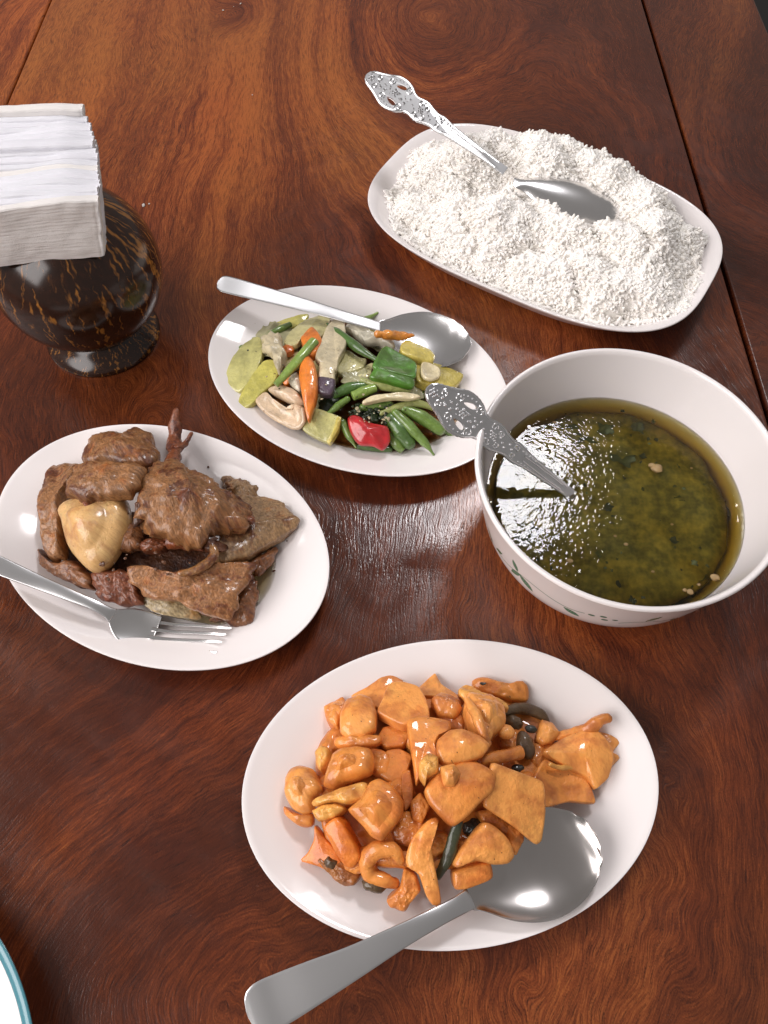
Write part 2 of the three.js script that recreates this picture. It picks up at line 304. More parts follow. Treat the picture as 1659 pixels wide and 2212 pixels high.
{ // soup bowl with its vine print
  const g = group('soup_bowl'); tag(g, 'white round bowl with green vine print holding soup', 'bowl'); g.position.set(BX, 0.0002, BZ);
  const W = 2048, H = 256, cvs = document.createElement('canvas'); cvs.width = W; cvs.height = H; const c = cvs.getContext('2d');
  c.fillStyle = 'rgb(238,231,229)'; c.fillRect(0, 0, W, H); c.lineCap = 'round';
  const leaf = (x, y, l, w, a) => { c.save(); c.translate(x, y); c.rotate(a); c.beginPath(); c.moveTo(0, 0); c.quadraticCurveTo(l * 0.5, -w, l, 0); c.quadraticCurveTo(l * 0.5, w, 0, 0); c.fillStyle = 'rgba(96,140,114,0.95)'; c.fill(); c.strokeStyle = 'rgba(70,110,88,0.9)'; c.lineWidth = 1.6; c.stroke(); for (let k = 1; k < 5; k++) { c.beginPath(); c.moveTo(l * k / 6, -w * 0.35); c.lineTo(l * (k / 6 + 0.13), w * 0.35); c.stroke(); } c.restore(); };
  c.translate(0, 84); c.scale(1, 0.78); c.translate(0, -140);
  for (let m = 0; m < 4; m++) {
    const o = m * W / 4;
    c.strokeStyle = 'rgba(95,130,112,0.95)'; c.lineWidth = 3; c.beginPath(); c.moveTo(o, 150); c.bezierCurveTo(o + 70, 80, o + 150, 210, o + 250, 140); c.bezierCurveTo(o + 310, 100, o + 370, 160, o + 430, 130); c.stroke();
    leaf(o + 52, 124, 44, 15, -1.1); leaf(o + 120, 140, 46, 17, 0.9); leaf(o + 170, 165, 40, 13, -0.8); leaf(o + 262, 134, 58, 22, 0.75); leaf(o + 262, 134, 46, 17, 2.2); leaf(o + 255, 132, 44, 14, -1.9); leaf(o + 385, 146, 46, 18, 0.5);
    c.fillStyle = 'rgba(80,118,98,0.95)'; for (const [x, y, r] of [[446, 128, 6], [470, 118, 6], [478, 140, 6], [498, 128, 5]]) { c.beginPath(); c.ellipse(o + x, y, r * 1.3, r, 0, 0, 7); c.fill(); }
  }
  const vine = new THREE.CanvasTexture(cvs); vine.colorSpace = THREE.SRGBColorSpace; vine.wrapS = THREE.RepeatWrapping; vine.offset.x = 0.014;
  const pr = (p, n) => new THREE.SplineCurve(p.map((q) => new THREE.Vector2(q[0] / 1000, q[1] / 1000))).getSpacedPoints(n);
  const out = pr([[46, 0.05], [52, 1.5], [62.5, 8], [71.5, 18.5], [77.8, 32], [81.6, 48], [85, 65], [87.6, 77]], 40);
  put('bowl_wall', new THREE.LatheGeometry(out, 128), std({ color: 0xffffff, map: vine, roughness: 0.11 }), g);
  const inn = [...pr([[87.6, 77], [88.7, 79.2], [88.9, 80.6], [88.0, 81.8], [86.5, 81.6], [85.2, 79.6]], 14), ...pr([[84.9, 78.5], [81.2, 60], [78.0, 46], [74.2, 32], [67.5, 18.5], [57, 9], [40, 5.6], [20, 5], [0.01, 5]], 40)];
  put('bowl_lining', new THREE.LatheGeometry(inn, 128), china, g);
  put('foot', new THREE.LatheGeometry(pr([[46, 0.05], [44, 0.05], [43, 1.6], [20, 2], [0.01, 2]], 12), 96), china, g);
}

// ---------------------------------------------------------------- soup
const rs = rng(4242);
{
  const S = 2048, EX = 0.16, hm = new Float32Array(S * S);                // droplet relief, metres
  for (let i = 0; i < 5200; i++) {
    const a0 = rs() * 6.2832, q0 = 0.0785 * Math.sqrt(rs()), cx = q0 * Math.cos(a0), cz = q0 * Math.sin(a0), r = 0.00045 + 0.0014 * Math.pow(rs(), 2.4) + (rs() < 0.012 ? 0.0016 : 0), X = (cx / EX + 0.5) * S, Y = (cz / EX + 0.5) * S, rp = r / EX * S, n = Math.ceil(rp);
    for (let y = -n; y <= n; y++) for (let x = -n; x <= n; x++) { const px = (X | 0) + x, py = (Y | 0) + y, d = Math.hypot(px + 0.5 - X, py + 0.5 - Y) / rp; if (d < 1 && px >= 0 && py >= 0 && px < S && py < S) { const k = py * S + px; hm[k] = Math.max(hm[k], r * 0.034 * (1 - d * d)); } }
  }
  const relief = (x, z) => { const fx = (x / EX + 0.5) * S - 0.5, fz = (z / EX + 0.5) * S - 0.5, i = clamp(fx | 0, 0, S - 2), j = clamp(fz | 0, 0, S - 2), u = fx - i, v = fz - j, k = j * S + i; return (hm[k] * (1 - u) + hm[k + 1] * u) * (1 - v) + (hm[k + S] * (1 - u) + hm[k + S + 1] * u) * v + 0.00004 * N3(x * 90, z * 90, 2); };
  const g = group('soup'); tag(g, 'clear olive green broth with oil droplets and leaf shreds', 'soup'); g.position.set(BX, 0.0002, BZ);
  const NR = 210, NA = 840, tp = [0, 0.0452, 0], ti = [];
  for (let q = 1; q <= NR; q++) for (let i = 0; i < NA; i++) { const r = 0.0781 * q / NR, t = i / NA * 2 * Math.PI, x = r * Math.cos(t), z = r * Math.sin(t); tp.push(x, 0.0452 + (q === NR ? 0 : relief(x, z) + 0.0006 * sst(0.9, 1, q / NR)), z); }
  for (let i = 0; i < NA; i++) ti.push(0, 1 + (i + 1) % NA, 1 + i);
  for (let q = 0; q < NR - 1; q++) for (let i = 0; i < NA; i++) { const j = (i + 1) % NA, a = 1 + q * NA + i, b = 1 + q * NA + j; ti.push(a, b, a + NA, b, b + NA, a + NA); }
  const top = geo(tp, ti);
  const side = new THREE.LatheGeometry([[78.1, 45.2], [77.9, 44.5], [74.5, 32], [67.8, 18.2], [57.2, 8.6], [40, 5.2], [20, 4.6], [0.01, 4.6]].map((q) => new THREE.Vector2(q[0] / 1000, q[1] / 1000)), 128);
  const liquid = { color: 0xffffff, transmission: 1, thickness: 0.04, ior: 1.34, roughness: 0.03, attenuationColor: lin(0.74, 0.59, 0.17), attenuationDistance: 0.013 };
  side.deleteAttribute('uv'); const body = mergeGeometries([top, side]);
  put('broth', body, std(liquid), g);
  // the mass of stewed greens that hangs in the broth
  const murk = smooth([[0.01, 9], [30, 9.5], [50, 15], [64, 22], [71, 31], [70, 37.5], [62, 41], [40, 42], [20, 42.6], [0.01, 42.8]], 60).map((q) => new THREE.Vector2(Math.max(0.00001, q[0] / 1000), q[1] / 1000));
  const mg = new THREE.LatheGeometry(murk, 90), mp = mg.attributes.position; for (let i = 0; i < mp.count; i++) { const x = mp.getX(i), y = mp.getY(i), z = mp.getZ(i), k = 1 + 0.07 * fbm(x * 40, y * 40, z * 40, 3); mp.setXYZ(i, x * k, Math.min(0.0443, y + 0.0045 * fbm(x * 55 + 4, 3, z * 55, 4)), z * k); } mg.computeVertexNormals();
  const mt = texture(512, 0.16, (u, v) => { const n = tor(u, v, 9), m = tor(u, v, 40, 3), k = clamp(0.5 + 0.9 * n + 0.9 * m); return [mix(0.28, 0.54, k), mix(0.28, 0.49, k), mix(0.10, 0.19, k)]; }, true), mu = mg.attributes.uv; for (let i = 0; i < mp.count; i++) mu.setXY(i, mp.getX(i), mp.getZ(i));
  put('stewed_greens', mg, std({ map: mt, roughness: 0.8 }), g);
  // sunken greens: crumpled leaf shreds under the surface
  const lm = [lin(0.04, 0.05, 0.012), lin(0.05, 0.06, 0.012), lin(0.025, 0.032, 0.010)].map((c) => std({ color: c, roughness: 0.7, side: THREE.DoubleSide }));
  for (let i = 0; i < 90; i++) {
    const a = rs() * 6.283, r = 0.070 * Math.sqrt(rs()), x = r * Math.cos(a), z = r * Math.sin(a), w = i % 3 ? 0.0012 + 0.0045 * rs() * rs() : 0.006 + 0.010 * rs(), lowest = 0.012 + 0.02 * Math.pow(r / 0.07, 2), y = i % 3 ? 0.0447 - 0.0012 * rs() : Math.min(0.0435, lowest + (0.044 - lowest) * rs());
    const q = new THREE.PlaneGeometry(w, w * (0.5 + rs() * 0.7), 8, 8), p = q.attributes.position; const sd = rs() * 50;
    for (let k = 0; k < p.count; k++) { const X = p.getX(k), Y = p.getY(k), e = 1 + 0.5 * N3(Math.atan2(Y, X) * 2 + sd, 1, 2); p.setXYZ(k, X * e, Y * e, 0.0035 * N3(X * 160 + sd, Y * 160, 3)); }
    q.computeVertexNormals(); const m = put('leaf_shred', q, lm[i % 3], g); m.position.set(x, y, z); { const tl = i % 3 ? 0.15 : 1.1; m.rotation.set(-Math.PI / 2 + (rs() - 0.5) * tl, (rs() - 0.5) * tl, rs() * 6.28, 'YXZ'); };
  }
  const bits = std({ color: lin(0.32, 0.21, 0.09), roughness: 0.5 });
  for (const [x, z, r] of [[0.0295,-0.0233,5.5],[0.0269,-0.0256,3.5],[0.0032,0.0307,2.2],[0.0328,0.0163,1.4],[-0.0022,0.0252,1.6],[0.0363,0.0605,3.2],[0.052,0.0512,4.2],[0.042,0.0557,2],[-0.0311,0.0428,3.5],[-0.0314,-0.057,2.4],[0.0514,-0.0245,1.2],[0.0333,0.0595,2.2],[0.0167,0.0481,1.6]]) { const q = new THREE.IcosahedronGeometry(r / 2000, 2), p = q.attributes.position; for (let k = 0; k < p.count; k++) { const e = 1 + 0.5 * N3(p.getX(k) * 300 + x * 90, p.getY(k) * 300, p.getZ(k) * 300); p.setXYZ(k, p.getX(k) * e * 1.3, p.getY(k) * e * 0.6, p.getZ(k) * e); } q.computeVertexNormals(); put('morsel', q, bits, g).position.set(x, 0.0448, z); }
}

const creaseBump = texture(256, 0.05, (u, v) => 0.5 + 0.45 * fbm(u * 2.5, v * 26, 3, 3) + 0.35 * tor(u, v, 5, 4) + 0.15 * tor(u, v, 90, 3));
// ---------------------------------------------------------------- coconut napkin holder and napkins
{
  const g = group('napkin_holder'); tag(g, 'polished dark coconut shell napkin holder on a ring foot', 'holder'); g.position.set(-0.2165, 0.0002, -0.4150);
  const S = 768, cd = new Uint8Array(S * S * 4), r = rng(9), st = [];
  for (let i = 0; i < 230; i++) st.push([r(), 0.08 + 0.75 * r(), 0.0012 + 0.0052 * r() * r(), 0.02 + 0.10 * r(), (r() - 0.5) * 0.5, r()]);
  st.push([0.235, 0.45, 0.010, 0.36, -0.10, 1], [0.262, 0.52, 0.004, 0.2, 0.25, 1]);
  for (let y = 0; y < S; y++) for (let x = 0; x < S; x++) {
    const u = x / S, v = y / S; let k = 0;
    for (const [cu, cv, w, l, sl, b] of st) { const dv = v - cv; if (Math.abs(dv) > l) continue; const d0 = Math.abs(u - cu); if (d0 > 0.06 && d0 < 0.94) continue; let du = u - cu - sl * dv * 0.4 - 0.006 * N3(v * 30, b * 9, 1); du -= Math.round(du); const ww = w * (1 - Math.pow(Math.abs(dv) / l, 2)) * (1 + 0.6 * N3(v * 60, u * 40, b * 5)); if (Math.abs(du) < ww) k = Math.max(k, sst(0, 0.35, 1 - Math.abs(du) / ww) * (0.55 + 0.45 * b) * (0.7 + 0.6 * N3(u * 300, v * 40, 3))); }
    const f = sst(0.20, 0.40, fbm(Math.cos(u * 6.283) * 11, v * 9, Math.sin(u * 6.283) * 11, 4) + 0.16 * sst(0.5, 0.8, v) * sst(0.1, 0.25, u) * sst(0.55, 0.4, u)); k = clamp(Math.max(k, f * 0.75));
    const n = 0.5 + 0.5 * N3(u * 90, v * 30, 6), c0 = [34 + 18 * n, 19 + 9 * n, 12 + 5 * n], c1 = [158 + 30 * n, 106 + 18 * n, 48], q = (y * S + x) * 4;
    for (let m = 0; m < 3; m++) cd[q + m] = mix(c0[m], c1[m], k); cd[q + 3] = 255;
  }
  const shell = std({ map: dataTex(S, S, cd, true), roughness: 0.17 });
  const rim = []; for (let a = -62; a <= 55; a += 3) rim.push([57.5 * Math.cos(a * R), 66 + 56.5 * Math.sin(a * R)]);
  rim.push([31, 112.5], [29, 110]); for (let a = 52; a >= -60; a -= 6) rim.push([53 * Math.cos(a * R), 66 + 52 * Math.sin(a * R)]); rim.push([0.01, 21]);
  const lg = new THREE.LatheGeometry(rim.map((q) => new THREE.Vector2(q[0] / 1000, q[1] / 1000)), 96);
  const lu = lg.attributes.uv, lp = lg.attributes.position; for (let i = 0; i < lp.count; i++) lu.setXY(i, lu.getX(i), clamp((lp.getY(i) - 0.01) / 0.115));
  put('shell', lg, shell, g);
  const ft = smooth([[26, 17], [30, 15.5], [35, 10], [40.5, 4.5], [42.2, 1.5], [42, 0.1], [37, 0.1], [34, 4], [26, 13]], 36);
  const fg = new THREE.LatheGeometry(ft.map((q) => new THREE.Vector2(q[0] / 1000, q[1] / 1000)), 96);
  put('ring_foot', fg, shell, g);
}
{ // folded napkins: upright folded sheets, wrinkled, leaning
  const pm = [lin(0.73, 0.725, 0.775), lin(0.71, 0.71, 0.755), lin(0.76, 0.73, 0.71)].map((c) => std({ color: c, roughness: 0.95, bumpMap: creaseBump, bumpScale: 0.0007 }));
  const rn = rng(31), napkin = (i, zb, zt, hb, ht, x0, x1, th, yaw, m) => {
    // section across the fold: up the back, over the rounded fold, down the front
    const sec = []; const nS = 10;
    for (let k = 0; k <= nS; k++) sec.push([k / nS, -1]);
    for (let a = 20; a < 180; a += 20) sec.push([1, -Math.cos(a * R), Math.sin(a * R)]);
    for (let k = nS; k >= 0; k--) sec.push([k / nS, 1]);
    const pos = [], uv = [], idx = [], nx = 44;
    for (let ix = 0; ix <= nx; ix++) {
      const u = ix / nx, x = mix(x0, x1, u);
      sec.forEach(([s, f, cap = 0], q) => {
        const y = mix(hb, ht, s) + cap * th * 0.22 + (0.0030 * N3(x * 22 + i * 0.25, i * 0.16, 0.2) - 0.0022 * sst(0.75, 1, u) * (1 + N3(i * 0.9, 2, 2))) * s, wob = 0.0016 * N3(x * 38 + i * 5.3, s * 2.2, i * 0.6) + 0.0006 * N3(x * 120, s * 9, i * 2.3);
        const z = mix(zb, zt, s) + f * th / 2 * (ix === 0 || ix === nx ? 0.75 : 1) + wob + yaw * (x + 0.2165);
        pos.push(x + 0.0012 * N3(s * 6, i * 1.3, 4) * u - 0.008 * (1 - s) * u, y, z); uv.push(x, s * 0.05 + f * 0.01);
        if (ix && q) { const w = sec.length, a = (ix - 1) * w + q - 1; idx.push(a, a + w, a + 1, a + 1, a + w, a + w + 1); }
      });
    }
    const w = sec.length, n2 = sec.length;
    for (const [o, fl] of [[0, 0], [nx * w, 1]]) for (let k = 0; k + 1 < (n2 >> 1); k++) { const a = o + k, b = o + k + 1, c = o + n2 - 1 - k, d = o + n2 - 2 - k; fl ? idx.push(a, b, c, b, d, c) : idx.push(a, c, b, b, c, d); }
    const o = put('paper_napkin', geo(pos, idx, uv), m); tag(o, 'folded white paper napkin standing in the coconut holder', 'napkin', 'napkins packed in the coconut holder'); return o;
  };
  const NB = 22;
  for (let i = 0; i < NB; i++) {
    const k = i / (NB - 1), second = k > 0.42, j = rn();
    const zt = -0.4635 + 0.0865 * k, zb = zt + 0.006 * (1 - k) - 0.001;
    const ht = (second ? 0.1525 - 0.005 * ((k - 0.42) / 0.58) : 0.150 - 0.006 * (k / 0.42)) + 0.0010 * (j - 0.5) + (i === 0 || i === 10 ? 0.002 : 0);
    const x1 = mix(-0.196, -0.171, k) + 0.004 * Math.sin(k * Math.PI) + 0.0009 * (rn() - 0.5);
    napkin(i, zb, zt, k > 0.75 ? 0.1075 : 0.1128, ht, -0.262 + 0.003 * rn(), x1, i === 0 || i === 10 ? 0.0075 : 0.0062, -0.16, pm[i % 7 === 0 ? 2 : i % 2]);
  }
}

// ---------------------------------------------------------------- cutlery
const steel = std({ color: lin(0.74, 0.73, 0.73), metalness: 1, roughness: 0.24 });
const brushed = std({ color: lin(0.68, 0.675, 0.68), metalness: 1, roughness: 0.30 });
const oldSteel = std({ color: lin(0.74, 0.74, 0.75), metalness: 1, roughness: 0.2 }), patina = std({ color: lin(0.64, 0.64, 0.65), metalness: 1, roughness: 0.34 });
const reflectDarkened = std({ color: lin(0.52, 0.49, 0.475), metalness: 1, roughness: 0.2 });  // spoon bowl: dim brown room reflection put into the metal colour
const CUT = {"ob":[[112.5,28.0,-63.0,0.0,0,1.0],[111.7,27.9,-62.6,11.75224983761635,0.7681398800547395,1.0],[110.0,27.7,-61.9,20.176381325208315,1.7021103698616638,1.0],[107.8,27.4,-60.8,27.35998178874391,2.695634246777878,1.0],[105.0,27.1,-59.5,33.57745050931125,3.7033710162706375,1.0],[101.9,26.8,-58.0,38.90572661646229,4.683366407831107,1.0],[98.3,26.5,-56.3,43.34782086807937,5.590816344709138,1.0],[94.3,26.2,-54.4,46.86363399661752,6.377209336469167,1.0],[90.0,25.9,-52.3,49.37685370569934,6.991359485162968,1.0],[85.3,25.7,-50.1,50.770301330325935,7.381490914055418,1.0],[80.3,25.5,-47.8,50.83170107085476,7.497990600962487,1.0],[75.1,25.5,-45.3,48.97946206072137,7.296455754228602,1.0],[69.5,25.5,-42.6,44.852097109399374,6.740435861341632,1.0],[63.7,25.7,-39.8,38.22779202821887,5.8025997386054025,1.0],[57.7,25.9,-37.0,28.955862904038092,4.460688775937874,1.0],[51.4,26.4,-34.0,16.84975527300881,2.6717377760875047,1.0],[44.9,27.0,-30.8,8.5,0,1.0]],"obUp":[-0.05,1,0.05],"oh":[[47.8,26.5,-32.2,9.5,-0.4,2.6],[40.6,30.0,-28.3,8.6,-0.5,2.6],[30.1,33.0,-23.1,8.8,-0.5,2.4],[12.4,34.0,-14.3,10.5,-0.4,2.0],[-9.2,33.0,-3.3,14.2,-0.3,1.7],[-28.2,32.0,5.6,18.6,-0.2,1.6],[-42.7,31.0,12.4,21.3,-0.1,1.6],[-49.9,31.0,15.5,21.0,0,1.5],[-53.8,30.8,17.2,17.5,0,1.5],[-55.5,30.6,18.0,12,0,1.4],[-56.3,30.5,18.4,3,0,1.2]],"ohUp":[0.05,1,0.08],"vb":[[58.0,24.0,-387.6,0.0,0,1.0],[57.3,23.9,-388.0,10.830504752313107,0.7169305547177569,1.0],[55.7,23.7,-388.7,18.59392004479982,1.5886363452042194,1.0],[53.5,23.4,-389.6,25.214100864136544,2.5159252969926866,1.0],[50.9,23.1,-390.7,30.94392497916919,3.4564796151859283,1.0],[47.8,22.8,-391.9,35.85429707791622,4.371141980642366,1.0],[44.3,22.6,-393.3,39.94799178038687,5.218095255061862,1.0],[40.4,22.3,-394.7,43.18805485962791,5.952062047371222,1.0],[36.1,22.1,-396.3,45.504159297409196,6.52526885281877,1.0],[31.5,22.0,-397.8,46.78831691226116,6.889391519785057,1.0],[26.5,22.0,-399.4,46.84490098686616,6.998124560898321,1.0],[21.2,22.1,-401.0,45.137935624586355,6.810025370613362,1.0],[15.6,22.3,-402.5,41.334285571407264,6.291073470585523,1.0],[9.7,22.7,-404.0,35.2295338299272,5.415759756031709,1.0],[3.5,23.3,-405.4,26.684814833133146,4.163309524208683,1.0],[-3.0,24.0,-406.8,15.528205839831648,2.493621924348338,1.0],[-9.7,25.0,-408.0,8.0,0,1.0]],"vbUp":[0,1,0.15],"vh":[[-6.2,25.0,-407.0,8.5,-0.3,2.4],[-14.6,27.0,-408.1,8.5,-0.4,2.4],[-28.4,29.0,-410.9,9,-0.4,2.2],[-56.4,31.0,-418.8,10.5,-0.3,2.0],[-84.4,34.0,-425.1,12.6,-0.2,1.8],[-108.1,37.0,-429.7,14.5,-0.1,1.8],[-120.6,38.5,-432.1,14.6,0,1.7],[-124.4,39.0,-432.8,11,0,1.6],[-125.7,39.2,-433.1,3,0,1.4]],"vhUp":[0,1,0.1],"fh":[[-264.6,44.0,-216.1,13,-0.2,1.8],[-246.0,41.0,-208.9,12.5,-0.2,1.8],[-224.7,36.0,-201.4,10.8,-0.3,2.2],[-203.5,31.0,-194.5,8.6,-0.5,2.6],[-182.7,28.0,-187.4,7.0,-0.6,2.9],[-168.4,25.0,-182.7,6.2,-0.6,2.9],[-161.6,22.0,-180.0,6.6,-0.5,2.7],[-158.3,20.0,-178.6,8.5,-0.3,2.3]],"fb":[[-160.5,21.4,-179.7,6.8,-0.4,2.5],[-158.2,19.6,-178.7,9.5,-0.1,2.2],[-155.1,17.6,-177.2,15.5,0.5,2.0],[-151.0,16.0,-175.4,20.5,1.0,1.9],[-145.7,14.6,-173.6,22.6,1.4,1.8],[-139.7,13.6,-172.3,22.6,1.4,1.7],[-133.7,13.0,-171.0,22.0,1.2,1.6]],"tines":[[[-134.3,12.8,-178.2,2.3,0,1.8],[-123.3,11.6,-177.5,2.0,0,1.8],[-111.9,12.2,-177.0,1.9,0,1.7],[-98.0,13.8,-175.6,1.8,0,1.5],[-90.3,16.0,-174.3,1.4,0,1.1],[-88.5,16.5,-174.1,0.7,0,0.8]],[[-136.5,12.8,-173.5,2.3,0,1.8],[-125.3,11.6,-172.9,2.0,0,1.8],[-113.6,12.2,-172.4,1.9,0,1.7],[-100.3,13.8,-171.4,1.8,0,1.5],[-93.0,16.0,-170.2,1.4,0,1.1],[-91.2,16.5,-170.1,0.7,0,0.8]],[[-138.3,12.8,-168.6,2.3,0,1.8],[-127.0,11.6,-168.0,2.0,0,1.8],[-115.3,12.2,-167.4,1.9,0,1.7],[-102.2,13.8,-166.6,1.8,0,1.5],[-94.9,16.0,-165.5,1.4,0,1.1],[-93.1,16.5,-165.4,0.7,0,0.8]],[[-140.2,12.8,-163.6,2.3,0,1.8],[-129.2,11.6,-162.3,2.0,0,1.8],[-117.9,12.2,-161.1,1.9,0,1.7],[-104.5,13.8,-160.1,1.8,0,1.5],[-97.0,16.0,-159.0,1.4,0,1.1],[-95.3,16.5,-158.9,0.7,0,0.8]]],"rb":[[179.4,36.0,-520.3,0.0,0,1.0],[178.5,36.1,-520.5,9.217450853032432,-0.9217678560656875,1.0],[176.5,36.4,-521.1,15.824612804084952,-2.0425324438339962,1.0],[173.7,36.7,-521.8,21.458809246073653,-3.234761096133454,1.0],[170.4,37.2,-522.6,26.335255301420588,-4.444045219524765,1.0],[166.4,37.7,-523.6,30.514295385460617,-5.620039689397328,1.0],[162.0,38.4,-524.6,33.998290876925,-6.708979613650965,1.0],[157.1,39.2,-525.7,36.755791369896095,-7.652651203763001,1.0],[151.7,40.2,-526.8,38.72694408290145,-8.389631382195562,1.0],[145.9,41.3,-527.9,39.81984418064779,-8.857789096866501,1.0],[139.6,42.5,-528.9,39.86800083988609,-8.997588721154985,1.0],[133.0,43.9,-529.9,38.41526436135009,-8.755746905074323,1.0],[125.9,45.5,-530.8,35.17811537992108,-8.08852303360996,1.0],[118.5,47.3,-531.6,29.982581982916763,-6.9631196863264835,1.0],[110.7,49.3,-532.2,22.710480709049484,-5.352826531125449,1.0],[102.6,51.5,-532.7,13.215494331771616,-3.206085331305006,1.0],[94.2,54.0,-533.0,9.0,0,1.0]],"rbUp":[0.05,1,0.15],"rA":[-22.8,88.0,-612.2],"rB":[103.5,51.0,-531.8],"rSag":3.0,"rUp":[0.1,1,0.55],"rL":154.2,"rScale":1.12,"sA":[22.7,101.0,-290.0],"sB":[118.7,41.7,-254.1],"sSag":1.5,"sUp":[-0.15,1,0.35],"sL":118.4,"sScale":1.04,"sb":[[116.6,44.0,-254.9,5,0.0,1.0],[120.1,40.6,-253.6,18.976546127184463,1.5529142706151244,1.0],[123.6,37.3,-252.3,27.160599440208493,2.9999999999999996,1.0],[127.2,34.3,-251.0,33.245027524283024,4.242640687119285,1.0],[130.7,31.5,-249.6,37.55172013208225,5.196152422706632,1.0],[134.2,29.0,-248.3,40.136875954939384,5.79555495773441,1.0],[137.7,27.0,-247.0,41.0,6.0,1.0],[141.2,25.4,-245.7,40.136875954939384,5.79555495773441,1.0],[144.7,24.1,-244.4,37.55172013208226,5.196152422706632,1.0],[148.2,23.3,-243.1,33.24502752428303,4.242640687119286,1.0],[151.8,22.7,-241.8,27.160599440208493,2.9999999999999996,1.0],[155.3,22.3,-240.4,18.976546127184474,1.5529142706151262,1.0],[158.8,22.0,-239.1,0.3,7.347880794884119e-16,1.0]],"riceTrough":[-0.0417,-0.0073,0.0485,-0.0205]};
{
  const g = group('serving_spoon'); tag(g, 'large plain steel spoon resting on the orange dish plate', 'spoon');
  put('spoon_bowl', blade(CUT.ob, V(...CUT.obUp).normalize(), { nu: 60, nv: 22 }), reflectDarkened, g);
  put('handle', blade(CUT.oh, V(...CUT.ohUp).normalize(), { nu: 60 }), brushed, g);
}
{
  const g = group('serving_spoon'); tag(g, 'plain steel spoon lying in the vegetable plate', 'spoon');
  put('spoon_bowl', blade(CUT.vb, V(...CUT.vbUp).normalize(), { nu: 60, nv: 22 }), steel, g);
  put('handle', blade(CUT.vh, V(...CUT.vhUp).normalize(), { nu: 50 }), brushed, g);
}
{
  const g = group('fork'); tag(g, 'steel four-tined fork resting on the meat plate', 'fork');
  put('handle', blade(CUT.fh, V(0, 1, 0.1).normalize(), { nu: 60 }), brushed, g);
  put('fork_head', blade(CUT.fb, V(0, 1, 0.1).normalize(), { nu: 30, nv: 18 }), steel, g);
  for (const t of CUT.tines) put('tine', blade(t, V(0, 1, 0.1).normalize(), { nu: 24, nv: 8 }), steel, g);
}
